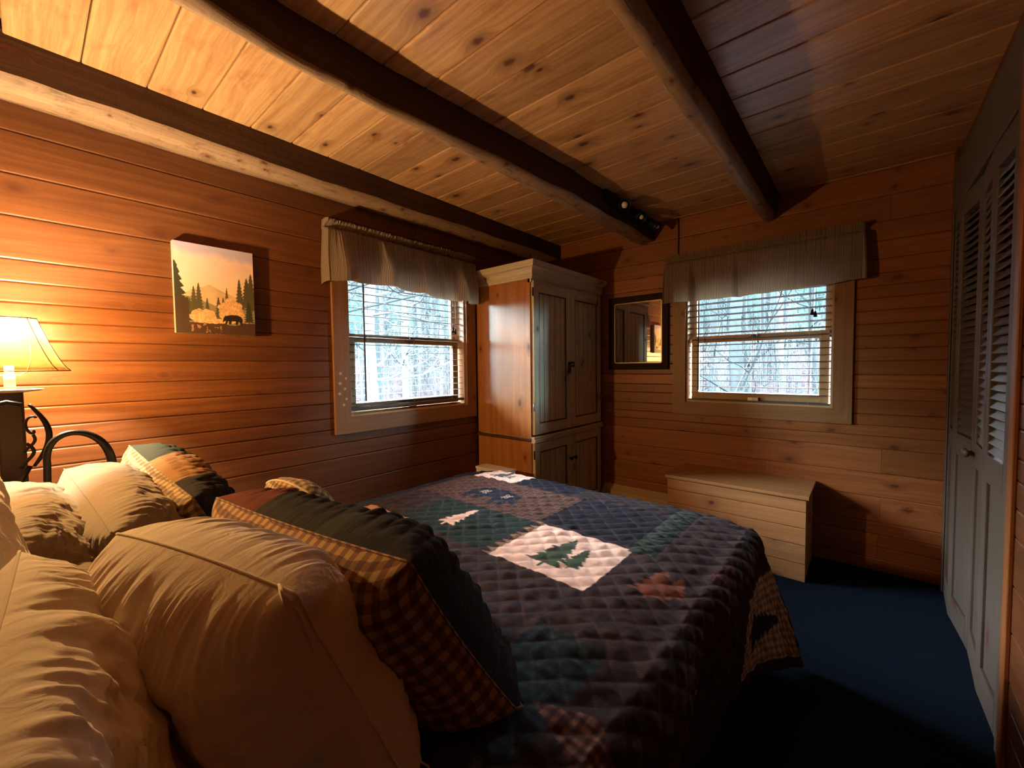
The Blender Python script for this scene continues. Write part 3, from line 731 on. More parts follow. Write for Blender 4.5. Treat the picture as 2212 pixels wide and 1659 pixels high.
for (z0, z1, up) in ((.785, 1.872, 1), (.125, .722, 0)):
    for (y0, y1, side) in ((AY0+.012, ym-.002, 0), (ym+.002, AY1-.012, 1)):
        mb = MB(); sw = .062; rw = .075 if up else .065
        for (a, b_) in ((y0, y0+sw), (y1-sw, y1)): mb.box((xf+.002, a, z0), (AX1, b_, z1), 'z', ch=.003, tone=.75)
        for (a, b_) in ((z0, z0+rw), (z1-rw, z1)): mb.box((xf+.002, y0+sw, a), (AX1-.0005, y1-sw, b_), 'y', ch=.003, tone=.7)
        n_ = 5; pw = (y1-y0-2*sw)/n_
        for i in range(n_):
            mb.box((xf+.004, y0+sw+pw*i+.0022, z0+rw), (AX1-.011, y0+sw+pw*(i+1)-.0022, z1-rw), 'z', ch=.003, tone=.3+.5*random.random())
        mb.box((xf+.0015, y0+sw, z0+rw), (xf+.0038, y1-sw, z1-rw), 'z', mi=1)
        d = mb.build('door', [M['armfront'], M['armdark']], arm)
        mb = MB(); iy0, iy1, iz0, iz1 = y0+sw, y1-sw, z0+rw, z1-rw; t = .009
        mb.box((AX1-.010, iy0, iz0), (AX1-.002, iy0+t, iz1), 'z', ch=.003); mb.box((AX1-.010, iy1-t, iz0), (AX1-.002, iy1, iz1), 'z', ch=.003)
        mb.box((AX1-.010, iy0+t, iz0), (AX1-.002, iy1-t, iz0+t), 'y', ch=.003); mb.box((AX1-.010, iy0+t, iz1-t), (AX1-.002, iy1-t, iz1), 'y', ch=.003)
        mb.build('panel_bead', M['armdark'], d)
        hy = y0-.004 if side == 0 else y1+.004
        for hz in ((z0+.20, z1-.08) if up else (z0+.08, z1-.08)):
            mb = MB(); mb.tube([(AX1-.003, hy, hz-.030), (AX1-.003, hy, hz+.030)], .0045, 8); mb.box((AX1-.010, hy-.001, hz-.026), (AX1-.004, hy+.010 if side == 0 else hy-.010, hz+.026))
            mb.build('hinge', M['nickel'] if (up and hz < 1.2) else M['iron'], d)
        ky = y1-.028 if side == 0 else y0+.028
        if up and side == 0:
            mb = MB(); mb.box((AX1, ym-.040, 1.262), (AX1+.006, ym+.002, 1.305), 'y', ch=.003); mb.box((AX1, ym-.046, 1.215), (AX1+.012, ym-.018, 1.262), 'z', ch=.004); mb.build('latch', M['iron'], d)
            mb = MB(); mb.tube([(AX1+.006, ym-.028, 1.275), (AX1+.024, ym-.020, 1.286), (AX1+.024, ym-.006, 1.286), (AX1+.006, ym+.0, 1.272)], .0035, 8); mb.build('hasp', M['nickel'], d)
        elif up:
            mb = MB(); mb.box((AX1, ym+.004, 1.262), (AX1+.006, ym+.040, 1.305), 'y', ch=.003); mb.build('latch', M['iron'], d)
        else:
            mb = MB(); mb.lathe((AX1, ky, (z0+z1)/2+.12), [(.006, 0), (.006, .012), (.015, .018), (.013, .028), (0, .030)], 14, axis='x'); mb.build('knob', M['iron'], d)

# ---------------------------------------------------------------- blanket chest
CX0, CX1, CHY0, CHY1, CHZ = -1.045, -.241, 2.875, 3.300, .505
ch = empty('blanket_chest', ((CX0+CX1)/2, (CHY0+CHY1)/2, 0)); tag(ch, 'raw pine blanket chest with plank front under the far window', 'chest')
mb = MB(); zs = [0, .105, .215, .315, .41, CHZ-.022]
for z0, z1 in zip(zs[:-1], zs[1:]): mb.box((CX0+.012, CHY0, z0), (CX1-.0, CHY0+.018, z1-.0022), 'x', ch=.0038)
mb.build('front_panel', M['chest'], ch)
for xa_, xb_ in ((CX1-.018, CX1), (CX0+.012, CX0+.03)):
    mb = MB()
    for z0, z1 in zip(zs[:-1], zs[1:]): mb.box((xa_, CHY0+.018, z0), (xb_, CHY1, z1), 'y', ch=.0038)
    mb.build('side_panel', M['chest'], ch)
mb = MB(); mb.box((CX0+.03, CHY1-.018, .01), (CX1-.018, CHY1, CHZ-.022), 'x'); mb.box((CX0+.03, CHY0+.018, .01), (CX1-.018, CHY1-.018, .03), 'x'); mb.build('back_panel', M['chest'], ch)
mb = MB(); yy = [CHY0-.014, 2.99, 3.10, 3.21, CHY1]
for a, b_ in zip(yy[:-1], yy[1:]): mb.box((CX0, a, CHZ-.018), (CX1+.014, b_, CHZ+.002), 'x', ch=.002)
mb.build('lid', M['chest'], ch)
mb = MB(); mb.box((CX1, 3.02, .315), (CX1+.012, 3.16, .345), 'y', ch=.004); mb.build('handle', M['chest'], ch)

# low heater strip along the far wall
mb = MB(); e = empty('baseboard_heater', (-1.38, YF-.03, 0)); tag(e, 'low pale baseboard heater along the far wall between armoire and chest', 'heater')
mb.box((-1.745, YF-.062, .02), (-1.06, YF-.002, .19), 'x', ch=.006); mb.build('housing', M['heater'], e)
mb = MB(); mb.prism([(YF-.062, .192), (YF-.002, .232), (YF-.002, .192)], 'x', -1.745, -1.06); mb.box((-1.745, YF-.066, .05), (-1.06, YF-.062, .16), 'x', ch=.002); mb.build('cover', M['heater'], e)

# white box by the armoire
e = empty('storage_box', (-1.93, 2.08, 0)); tag(e, 'white lidded box just showing behind the foot of the bed', 'box')
mb = MB(); mb.box((-2.070, 2.03, 0), (-1.795, 2.13, .558), ch=.004); mb.build('body', M['white'], e)
mb = MB(); mb.box((-2.074, 2.026, .559), (-1.790, 2.134, .576), ch=.004); mb.build('lid', M['white'], e)

# ---------------------------------------------------------------- mirror
e = empty('wall_mirror', (-1.43, YF, 1.53)); tag(e, 'dark wood framed mirror on the far wall beside the armoire', 'mirror')
mx0, mx1, mz0, mz1 = -1.695, -1.180, 1.235, 1.845; fw = .052
mb = MB()
for (a0_, a1_, b0, b1_, al) in ((mx0, mx0+fw, mz0, mz1, 'z'), (mx1-fw, mx1, mz0, mz1, 'z'), (mx0+fw, mx1-fw, mz0, mz0+fw, 'x'), (mx0+fw, mx1-fw, mz1-fw, mz1, 'x')):
    mb.box((a0_, YF-.028, b0), (a1_, YF-.001, b1_), al, ch=.006)
mb.build('mirror_frame', M['darkwood'], e)
mb = MB(); g = .008
for (a0_, a1_, b0, b1_, al) in ((mx0+fw, mx0+fw+g, mz0+fw, mz1-fw, 'z'), (mx1-fw-g, mx1-fw, mz0+fw, mz1-fw, 'z'), (mx0+fw, mx1-fw, mz0+fw, mz0+fw+g, 'x'), (mx0+fw, mx1-fw, mz1-fw-g, mz1-fw, 'x')):
    mb.box((a0_, YF-.020, b0), (a1_, YF-.008, b1_), al)
mb.build('inner_bead', M['brass'], e)
mb = MB(); mb.box((mx0+fw, YF-.012, mz0+fw), (mx1-fw, YF-.004, mz1-fw)); mb.build('mirror_glass', M['mirror'], e)

# hanging cable
mb = MB(); mb.tube([(-1.112, YF-.006, 2.399), (-1.110, YF-.007, 2.25), (-1.113, YF-.006, 2.105), (-1.112, YF-.006, 1.99)], .0042, 8)
tag(mb.build('cable', M['blackmetal']), 'thin black cable running down from the ceiling behind the far valance', 'cable')

# track light on the middle beam
e = empty('track_light', (-1.285, 2.85, 2.34)); tag(e, 'black track light with small bulbs on the side of the middle ceiling beam', 'light fixture')
mb = MB(); mb.box((-1.291, 2.44, 2.335), (-1.268, 3.27, 2.395), 'y', ch=.004); mb.build('track', M['blackmetal'], e)
for k, (y_, aim) in enumerate(((2.60, (.45, -.75, -.25)), (2.84, (.55, -.35, -.55)), (3.10, (.75, .1, -.6)))):
    a = Vector(aim).normalized(); c = Vector((-1.225, y_, 2.325)); q = Vector((0, 0, 1)).rotation_difference(a).to_matrix()
    mb = MB(); mb.lathe((0, 0, 0), [(.0, -.055), (.022, -.052), (.030, -.03), (.034, .02), (.040, .045), (.036, .045), (.028, .0)], 18)
    mb.v = [tuple(c+q@Vector(v)) for v in mb.v]; mb.tube([(-1.268, y_, 2.36), (-1.245, y_, 2.345), tuple(c)], .006, 8)
    hd = mb.build('spot_head', M['blackmetal'], e)
    mb = MB(); mb.sphere(tuple(c+a*.034), .021 if k == 0 else .016, 14); mb.build('bulb', M['white'], hd)

# ---------------------------------------------------------------- vector art helpers
def inpoly(X, Y, P):
    r = np.zeros(X.shape, bool); n = len(P); j = n-1
    for i in range(n):
        xi, yi = P[i]; xj, yj = P[j]
        c = ((yi > Y) != (yj > Y)) & (X < (xj-xi)*(Y-yi)/((yj-yi)+1e-12)+xi); r ^= c; j = i
    return r
def pine(cx, by, w, h, tiers=5, up=(0, 1)):
    """pine outline, rotated so that 'up' is its growth direction"""
    P = []
    for k in range(tiers):
        t0 = k/tiers; t1 = (k+1)/tiers
        P.append((w/2*(1-t0)**.8, .12+t0*.88)); P.append((w/2*(1-t0)**.8*.48 if k < tiers-1 else 0, .12+t1*.88-.02))
    L = [(w*.04, 0), (w*.04, .12)]+P
    pts = [(x, y*h) for x, y in L]+[(-x, y*h) for x, y in L[::-1]]
    ux, uy = up; return [(cx+x*uy+y*ux, by-x*ux+y*uy) for x, y in pts]
BEAR = [(-.5, .12), (-.46, .30), (-.40, .40), (-.38, .47), (-.34, .44), (-.25, .46), (-.12, .50), (.10, .52), (.28, .50), (.42, .42), (.49, .28), (.47, .10), (.46, -.02), (.36, -.02), (.34, .12), (.27, .14), (.22, -.02), (.12, -.02), (.13, .16), (-.06, .17), (-.10, -.02), (-.20, -.02), (-.20, .14), (-.25, .15), (-.30, -.02), (-.39, -.02), (-.35, .17), (-.42, .14), (-.49, .08)]
def bear(cx, by, w, h, flip=1, up=(0, 1)):
    ux, uy = up; return [(cx+(x*w*flip)*uy+(y*h/.54)*ux, by-(x*w*flip)*ux+(y*h/.54)*uy) for x, y in BEAR]

def grid_mesh(name, P, UV, dye, mat, closed_u=False):
    nu, nv = P.shape[:2]; me = bpy.data.meshes.new(name)
    me.vertices.add(nu*nv); me.vertices.foreach_set('co', P.reshape(-1).astype(np.float32))
    i = np.arange(nu-1)[:, None]*nv+np.arange(nv-1)[None, :]
    q = np.stack([i, i+nv, i+nv+1, i+1], -1).reshape(-1, 4); nf = len(q)
    me.loops.add(nf*4); me.loops.foreach_set('vertex_index', q.reshape(-1).astype(np.int32))
    me.polygons.add(nf); me.polygons.foreach_set('loop_start', (np.arange(nf)*4).astype(np.int32)); me.polygons.foreach_set('loop_total', np.full(nf, 4, np.int32))
    me.update(calc_edges=True)
    ul = me.uv_layers.new(name='UVMap'); ul.data.foreach_set('uv', UV.reshape(-1, 2)[q.reshape(-1)].reshape(-1).astype(np.float32))
    if dye is not None:
        at = me.color_attributes.new('dye', 'FLOAT_COLOR', 'POINT'); c = np.ones((nu*nv, 4), np.float32); c[:, :3] = dye.reshape(-1, 3); at.data.foreach_set('color', c.reshape(-1))
    me.polygons.foreach_set('use_smooth', np.ones(nf, bool)); me.materials.append(mat); me.validate()
    return me

# smooth value noise for numpy fields
def vnoise(X, Y, seed=0):
    r = np.random.default_rng(seed); T = r.random((64, 64))
    xi = np.floor(X).astype(int); yi = np.floor(Y).astype(int); fx = X-xi; fy = Y-yi
    fx = fx*fx*(3-2*fx); fy = fy*fy*(3-2*fy); g = lambda a, b: T[a % 64, b % 64]
    return (g(xi, yi)*(1-fx)+g(xi+1, yi)*fx)*(1-fy)+(g(xi, yi+1)*(1-fx)+g(xi+1, yi+1)*fx)*fy
def fbm(X, Y, seed=0, o=4):
    a = 0; w = .5; 
    for k in range(o): a = a+w*vnoise(X*2**k, Y*2**k, seed+k); w *= .5
    return a/(1-.5**o)

# ---------------------------------------------------------------- canvas picture
PW, PH = .310, .402
e = empty('canvas_picture', (XL, .589, 1.642)); tag(e, 'unframed canvas print of a bear among pine trees on the left wall', 'picture')
nu, nv = 200, 260
U, V = np.meshgrid(np.linspace(0, 1, nu), np.linspace(0, 1, nv), indexing='ij')
sky = np.stack([.86-.05*V, .60-.02*V, .36+.10*V], -1)
cl = fbm(U*4+3, V*5+1, 4); m_ = (np.clip((cl-.5)*3, 0, 1))[..., None]; sky = sky*(1-.5*m_)+np.array([.72, .46, .34])*.5*m_
top = np.clip((V-.88-.10*(fbm(U*6, V*3, 9)-.5)+.05*U)*14, 0, 1)[..., None]; sky = sky*(1-top)+np.array([.50, .42, .50])*top
D = sky.copy()
def put(mask, col): D[mask] = np.array(col)
ridge = .40+.15*np.maximum(0, 1-abs(U-.42)/.40)+.03*fbm(U*9, U*0, 5); put(V < ridge, (.66, .46, .28))
D[V < ridge] *= (.7+.5*fbm(U*14, V*14, 8))[V < ridge][:, None]
put(V < .36+.08*fbm(U*7, V*0, 11)-.06*np.exp(-((U-.5)/.15)**2), (.26, .22, .14))
for (cx_, by_, w_, h_) in ((.22, .20, .13, .34), (.28, .22, .14, .36), (.38, .22, .08, .20), (.17, .16, .10, .24), (.52, .14, .13, .30), (.58, .20, .09, .24), (.63, .24, .08, .32), (.80, .26, .15, .42), (.90, .28, .20, .42), (.96, .24, .20, .52)):
    put(inpoly(U, V, pine(cx_, by_, w_, h_, 9)), (.085, .075, .035))
for (cx_, cy_, r_x, r_y, c) in ((.68, .28, .17, .14, (.72, .42, .20)), (.32, .20, .17, .08, (.66, .40, .20)), (.50, .13, .14, .05, (.70, .44, .22)), (.86, .17, .10, .04, (.5, .32, .18))):
    m_ = ((U-cx_)/r_x)**2+((V-cy_)/r_y)**2 < .55+.9*fbm(U*22, V*22, 3); put(m_, c); D[m_] *= (.45+1.0*fbm(U*50, V*50, 6))[m_][:, None]
for (cx_, by_, w_, h_) in ((.01, .05, .40, .76), (.03, .28, .32, .24), (.92, .12, .16, .30), (.08, .0, .16, .40)):
    put(inpoly(U, V, pine(cx_, by_, w_, h_, 9)), (.040, .042, .022))
put(V < .09+.06*fbm(U*9, V*0, 2)+.04*np.clip(U-.6, 0, 1), (.07, .03, .018)); put((U < .16) & (V < .34+.1*fbm(U*30, V*5, 7)), (.06, .035, .02))
m_ = (fbm(U*26, V*26, 12) > .60) & (V < .13) & (U > .18) & (U < .55); put(m_, (.30, .16, .09))
put(inpoly(U, V, bear(.70, .125, .27, .115)), (.018, .012, .010))
X = XL+.030
P = np.stack([np.full(U.shape, X+.0006), .434+U*PW, 1.441+V*PH], -1)
me = grid_mesh('print', P, np.stack([U, V], -1), D, M['paint'])
o = bpy.data.objects.new('print', me); COL.objects.link(o); o.parent = e; o.matrix_parent_inverse = world_of(e).inverted()
mb = MB(); mb.box((XL+.002, .434, 1.441), (X, .434+PW, 1.441+PH), ch=.002); mb.build('stretcher', plain('canvas_edge', (.42, .33, .26), .8), e)

# ---------------------------------------------------------------- table lamp + nightstand
LX, LY = -2.02, -.034
ns = empty('nightstand', (-2.10, -.05, 0)); tag(ns, 'brown wooden nightstand under the lamp, behind the heap of pillows', 'nightstand')
mb = MB(); mb.box((-2.31, -.26, .08), (-1.96, .16, .68), 'z', ch=.004); mb.build('body', M['standwood'], ns)
mb = MB(); mb.box((-2.325, -.28, .68), (-1.945, .18, .705), 'y', ch=.006); mb.build('top', M['standwood'], ns)
for z0, z1 in ((.12, .37), (.39, .65)):
    mb = MB(); mb.box((-2.29, .16, z0), (-1.98, .178, z1), 'x', ch=.004); d = mb.build('drawer', M['standwood'], ns)
    mb = MB(); mb.lathe((-2.135, .178, (z0+z1)/2), [(.006, 0), (.006, .012), (.014, .018), (.012, .028), (0, .03)], 14, axis='y'); mb.build('knob', M['brass'], d)
for sx in (-2.29, -2.00):
    for sy in (-.24, .11): mb = MB(); mb.box((sx, sy, 0), (sx+.035, sy+.035, .08), 'z'); mb.build('leg', M['standwood'], ns)

lamp = empty('table_lamp', (LX, LY, .706)); tag(lamp, 'glowing table lamp with cream cut corner shade beside the bed', 'lamp')
mb = MB(); mb.box((LX-.055, LY-.055, .706), (LX+.055, LY+.055, .730), 'z', ch=.006); mb.build('foot', M['lampbody'], lamp)
mb = MB(); mb.box((LX-.030, LY-.030, .730), (LX+.030, LY+.026, 1.212), 'z', ch=.006); mb.build('body', M['lampbody'], lamp)
mb = MB(); mb.lathe((LX, LY, 1.212), [(.030, 0), (.060, .004), (.069, .007), (.070, .010), (.0, .012)], 28); mb.build('drip_plate', M['candle'], lamp)
mb = MB(); mb.lathe((LX, LY, 1.222), [(.0125, 0), (.0125, .045), (.010, .048), (.010, .075)], 20); mb.build('socket_sleeve', M['candle'], lamp)
mb = MB()
for sgn in (-1, 1): mb.tube([(LX, LY+sgn*.004, 1.268), (LX, LY+sgn*.022, 1.266), (LX, LY+sgn*.036, 1.276), (LX, LY+sgn*.048, 1.32), (LX, LY+sgn*.045, 1.40), (LX, LY, 1.435)], .0018, 6)
mb.build('harp', M['brass'], lamp)
mb = MB(); mb.sphere((LX, LY, 1.402), .023, 14, (1, 1, 1.15)); bm_, bn, bb, _ = new_mat('lit_bulb'); bb.inputs['Emission Color'].default_value = (1, .72, .38, 1); bb.inputs['Emission Strength'].default_value = LAMP_W*38; bb.inputs['Emission Color'].default_value = (*LAMP_COL, 1)
bulb = mb.build('bulb', bm_, lamp)
def shade():
    prof = []; n = 14
    for i in range(n+1):
        t = i/n; z = 1.279+t*.163
        main = .099+(.042-.099)*t**.72; tot = .126+(.062-.126)*t**.72; prof.append((z, main, tot))
    mb = MB(); b = 0
    ring = lambda m_, t_: [(t_, -m_), (t_, m_), (m_, t_), (-m_, t_), (-t_, m_), (-t_, -m_), (-m_, -t_), (m_, -t_)]
    for (z, m_, t_) in prof: mb.v += [(LX+x, LY+y, z) for x, y in ring(m_, t_)]
    for i in range(n):
        for k in range(8): k2 = (k+1) % 8; mb.face([i*8+k, i*8+k2, (i+1)*8+k2, (i+1)*8+k], [(0, 0)]*4)
    o = mb.build('lamp_shade', M['shade'], lamp); so = o.modifiers.new('thick', 'SOLIDIFY'); so.thickness = .0014
    mb = MB()
    for k in range(8): mb.tube([(LX+ring(m_, t_)[k][0]*1.006, LY+ring(m_, t_)[k][1]*1.006, z) for z, m_, t_ in prof], .0013, 5)
    for (z, m_, t_) in (prof[0], prof[-1]): rg = ring(m_, t_); mb.tube([(LX+x*1.004, LY+y*1.004, z) for x, y in rg+[rg[0]]], .0018, 5)
    mb.build('shade_trim', plain('olive_shade_trim', (.10, .07, .02), .6), o)
shade()

# ---------------------------------------------------------------- bed
BX0, BX1, BY0, BY1, BZ = -1.855, -.345, -.13, 1.87, .640
bed = empty('bed', ((BX0+BX1)/2, (BY0+BY1)/2, 0)); tag(bed, 'bed with black iron scroll headboard, covered by a patchwork quilt', 'bed')
def rbox(name, lo, hi, r, mat, parent):
    import bmesh
    bm = bmesh.new(); bmesh.ops.create_cube(bm, size=1)
    for v in bm.verts: v.co = Vector([(lo[i]+hi[i])/2+v.co[i]*(hi[i]-lo[i]) for i in range(3)])
    bmesh.ops.bevel(bm, geom=bm.edges[:], offset=r, segments=4, affect='EDGES', profile=.6)
    me = bpy.data.meshes.new(name); bm.to_mesh(me); bm.free()
    for p in me.polygons: p.use_smooth = True
    me.materials.append(mat); o = bpy.data.objects.new(name, me); COL.objects.link(o); o.parent = parent; o.matrix_parent_inverse = world_of(parent).inverted(); return o
rbox('mattress', (BX0+.015, BY0, .36), (BX1-.02, BY1-.02, BZ-.032), .05, M['mattress'], bed)
rbox('box_spring', (BX0+.03, BY0, .16), (BX1-.035, BY1-.035, .355), .02, M['boxspring'], bed)
mb = MB()
for x in (BX0+.04, BX1-.045): mb.box((x-.015, BY0, .12), (x+.015, BY1-.05, .158), 'y')
for y in (BY0+.3, 1.0, BY1-.2): mb.box((BX0+.04, y-.02, .12), (BX1-.04, y+.02, .157), 'x')
mb.build('bed_frame', M['iron'], bed)
for x in (BX0+.06, BX1-.06):
    for y in (BY0+.05, BY1-.14): mb = MB(); mb.tube([(x, y, 0), (x, y, .12)], .016, 10); mb.build('leg', M['iron'], bed)
# iron headboard: posts, rails, forward curling scrolls
hy = -.185
for x in (BX0-.01, BX1+.0): mb = MB(); mb.tube([(x, hy, 0), (x, hy, .98)], .014, 12); mb.sphere((x, hy, .995), .024, 12); mb.build('headboard_post', M['iron'], bed)
for z in (.50, .90): mb = MB(); mb.tube([(BX0-.01, hy, z), (BX1, hy, z)], .010, 10); mb.build('headboard_rail', M['iron'], bed)
for k in range(7):
    x = BX0+.2+k*.185; mb = MB(); mb.tube([(x, hy, .50), (x, hy, .90)], .006, 8); mb.build('spindle', M['iron'], bed)
def arcpts(f, n=26): return [f(i/(n-1)) for i in range(n)]
hx = -1.865
hoop = [(hx, .028, .70), (hx, .028, .93)]+arcpts(lambda t: (hx+.01*t, .030+.140*(1-math.cos(math.pi*t))/2 - .006*math.sin(math.pi*t), .965+.122*math.sin(math.pi*(.06+.94*t))**.8))+[(hx+.012, .182, .93), (hx+.012, .190, .80), (hx+.012, .19, .70)]
rad = [.0085]*2+[.0085+.004*max(0, (i-13)/13) for i in range(26)]+[.014, .013, .012]
mb = MB(); mb.tube(hoop, rad, 10); mb.tube([(hx, hy, .50), (hx, .024, .68), (hx, .024, .72)], .008, 8); mb.build('iron_hoop', M['iron'], bed)
sx = -1.925
scr = arcpts(lambda t: (sx, -.010+.046*math.sin(math.pi*(.08+.86*t))+.006*t, 1.178-.19*t))
mb = MB(); mb.tube(scr, [.004+.0035*math.sin(math.pi*i/25) for i in range(26)], 8)
mb.tube(arcpts(lambda t: (sx, .002+.012*math.cos(2.2*math.pi*t)*(1-t*.5), 1.135-.045*t+.014*math.sin(2.2*math.pi*t))), .0035, 7)
mb.tube(arcpts(lambda t: (sx, .006+.020*t*math.cos(3*t), 1.085-.05*t), 12), .004, 7)
mb.tube(arcpts(lambda t: (sx, -.008+.014*math.sin(4.5*t), 1.060-.075*t), 14), .0045, 7)
mb.tube([(sx, -.014, 1.178), (sx, -.04, 1.188), (sx, hy, 1.15), (sx+.05, hy, .95)], .006, 8); mb.tube([(sx, -.003, .99), (sx+.02, -.03, .93), (sx+.05, hy, .88)], .006, 8)
mb.build('iron_scroll', M['iron'], bed)

# ---------------------------------------------------------------- quilt
def quilt():
    step = .0052; dr = .575; yq0 = .08
    Wt = BX1-BX0; Lt = BY1-yq0
    us = np.arange(-dr, Wt+dr+1e-6, step); vs = np.arange(0, Lt+dr+1e-6, step)
    U, V = np.meshgrid(us, vs, indexing='ij')
    R = .10
    # overhang amounts
    aL = np.maximum(0, -U); aR = np.maximum(0, U-Wt); a = np.maximum(aL, aR); b = np.maximum(0, V-Lt)
    sgn = np.where(aR > 0, 1.0, np.where(aL > 0, -1.0, 0.0))
    def drop(d):      # arc of radius R then straight fall with a slight flare
        th = np.minimum(d/R, math.pi/2); out = R*np.sin(th)*.55; dn = R*(1-np.cos(th))
        rest = np.maximum(0, d-R*math.pi/2); cn = np.where((a > 0) & (b > 0), 1.0, np.where(a > 0, np.exp(-((Lt-V)/.17)**2), .35)); k = -.13+.40*cn; k = np.where(U < 0, .02, k); return out+rest*k, dn+rest*.97
    d = (a**5+b**5)**.2 if True else np.maximum(a, b)
    ang = np.arctan2(b, np.maximum(a, 1e-9)); out, dn = drop(d)
    only = (a+b) > 0
    # inset start: top softens before the edge
    wav = .020*np.sin(V*9.5+1.0)+.014*np.sin(V*17+.4)
    wavb = .018*np.sin(U*10+2)
    fold = np.clip(d/.45, 0, 1)
    ox = np.where(only, out*np.cos(ang), 0)+np.where(a > 0, wav*fold*np.cos(ang), 0)
    oy = np.where(only, out*np.sin(ang), 0)+np.where(b > 0, wavb*fold*np.sin(ang), 0)
    X = BX0+np.clip(U, 0, Wt)+sgn*ox; Y = yq0+np.minimum(V, Lt)+oy
    Z = BZ-np.where(only, dn, 0)
    eu = np.minimum(np.clip(U, 0, Wt), Wt-np.clip(U, 0, Wt)); ev = Lt-np.minimum(V, Lt)
    Z -= .020*np.exp(-(eu/.085)**2)+.016*np.exp(-(ev/.085)**2)
    Z += .006*(fbm(U*3+5, V*3+9, 31)-.5)*2
    # soft long wrinkles near the pillows and the near edge
    wr = (fbm(U*9+V*5, V*7-U*3, 41)-.5); Z += .010*wr*np.exp(-((V-.55)/.45)**2)
    P = np.stack([X, Y, np.maximum(Z, .012)], -1)
    dU = np.gradient(P, axis=0); dV = np.gradient(P, axis=1); Nn = np.cross(dU, dV); Nn /= np.linalg.norm(Nn, axis=-1, keepdims=True)+1e-12
    p = .080
    Uw = U+.016*(fbm(U*6, V*6, 51)-.5); Vw = V+.016*(fbm(U*6+7, V*6+3, 52)-.5)
    s1 = np.abs(np.sin(math.pi*(Uw+Vw)/p)); s2 = np.abs(np.sin(math.pi*(Uw-Vw)/p)); puff = (.0036+.0055*fbm(U*12, V*12, 53))*(np.sqrt(s1*s2+1e-6))
    puff += .0058*(fbm(U*26, V*26, 17, 5)-.5)*2*np.sqrt(s1*s2+.03)
    P = P+Nn*puff[..., None]; P[..., 2] = np.maximum(P[..., 2], .006)
    # ---- patch colours in world-like coordinates: x = BX0+U, y = yq0+V
    x = BX0+U; y = yq0+V
    brown = np.array([.060, .038, .034]); C = np.ones(U.shape+(3,))*brown
    def rect(x0, x1, y0, y1): return (x >= x0) & (x < x1) & (y >= y0) & (y < y1)
    def setc(m, c): C[m] = np.array(c)
    def plaid(m, c1, c2, c3, pt=.02, w=.5):
        k = ((np.mod(x/pt, 1) < w).astype(int)+(np.mod(y/pt, 1) < w).astype(int)); C[m & (k == 0)] = c1; C[m & (k == 1)] = c2; C[m & (k == 2)] = c3
    navy = (.012, .014, .024); green = (.018, .032, .030); cream = (.80, .58, .48); tan = (.42, .22, .13); black = (.018, .018, .022); rust = (.17, .060, .035); dkgreen = (.040, .060, .050)
    plaid(rect(-3, 1, -1, 3), (.046, .032, .032), (.038, .026, .028), (.026, .020, .024), .10, .3)
    # blocks of the field
    setc(rect(-1.86, -1.78, .0, 2.6), (.026, .034, .050))
    plaid(rect(-1.78, -1.00, 1.31, 1.675), (.115, .062, .050), (.08, .046, .038), (.055, .034, .030), .026)
    setc(rect(-1.725, -1.43, 1.675, 1.925), cream); setc(rect(-1.78, -1.725, 1.675, 1.925), navy)
    setc(rect(-1.43, -1.08, 1.68, 1.93), navy); setc(rect(-1.08, -.60, 1.72, 1.93), (.024, .020, .022))
    setc(rect(-1.53, -1.03, .985, 1.305), green); plaid(rect(-1.03, -.965, .985, 1.305), cream, cream, cream)
    # flying geese strip
    gm = rect(-1.003, -.955, .985, 1.315); setc(gm, (.26, .17, .12)); t = np.mod((y-.985)/.041, 1); gx = (x+1.003)/.048
    C[gm & (gx < 1-np.abs(t-.5)*2*.95)] = (.028, .025, .03); setc(rect(-1.03, -1.003, .985, 1.305), green)
    setc(rect(-.955, -.586, .985, 1.315), cream)
    plaid(rect(-1.00, -.60, 1.335, 1.70), navy, (.015, .015, .022), (.020, .018, .024), .035)
    setc(rect(-1.74, -1.385, .80, 1.02), tan); setc(rect(-1.78, -1.74, .55, 1.31), (.05, .035, .05))
    plaid(rect(-1.385, -1.00, .55, .95), (.06, .045, .05), (.045, .03, .035), (.03, .03, .04), .05)
    plaid(rect(-.95, -.60, .30, .93), (.055, .04, .045), (.045, .03, .035), (.03, .03, .04), .05)
    plaid(rect(-.60, -.42, .45, .80), (.030, .05, .052), (.022, .032, .036), (.02, .025, .03), .03)
    # saw-tooth pine row
    tm = rect(-.60, -.51, 1.30, 1.86); setc(tm, (.014, .018, .018)); t = np.mod((y-1.30)/.030, 1); C[tm & (np.abs(t-.5)*2 < 1-(x+.60)/.09)] = (.038, .055, .046)
    # appliques (growth direction toward -x or +y as on the bed)
    setc(inpoly(x, y, pine(-.775, 1.02, .15, .25, 6)), (.055, .085, .06)); setc(inpoly(x, y, pine(-.700, 1.06, .09, .17, 5)), (.055, .085, .06))
    setc(inpoly(x, y, pine(-1.29, 1.06, .10, .22, 6)), cream)
    setc(inpoly(x, y, pine(-1.60, 1.71, .12, .19, 6)), (.08, .11, .09)); setc(inpoly(x, y, pine(-1.53, 1.72, .07, .13, 5)), (.10, .13, .11))
    st = [(-1.545+r*math.cos(k*math.pi/5+.4), .955+r*math.sin(k*math.pi/5+.4)) for k in range(10) for r in ((.060,) if k % 2 == 0 else (.024,))]
    setc(inpoly(x, y, st), (.10, .12, .10))
    bm_ = inpoly(x, y, bear(-1.37, 1.375, .31, .19, -1)); setc(bm_, (.016, .020, .034))
    for cx_ in (-1.45, -1.31): m_ = rect(cx_-.022, cx_+.022, 1.46, 1.52); k_ = (np.mod(x/.018, 1) < .5) ^ (np.mod(y/.018, 1) < .5); C[m_ & k_] = (.40, .36, .28)
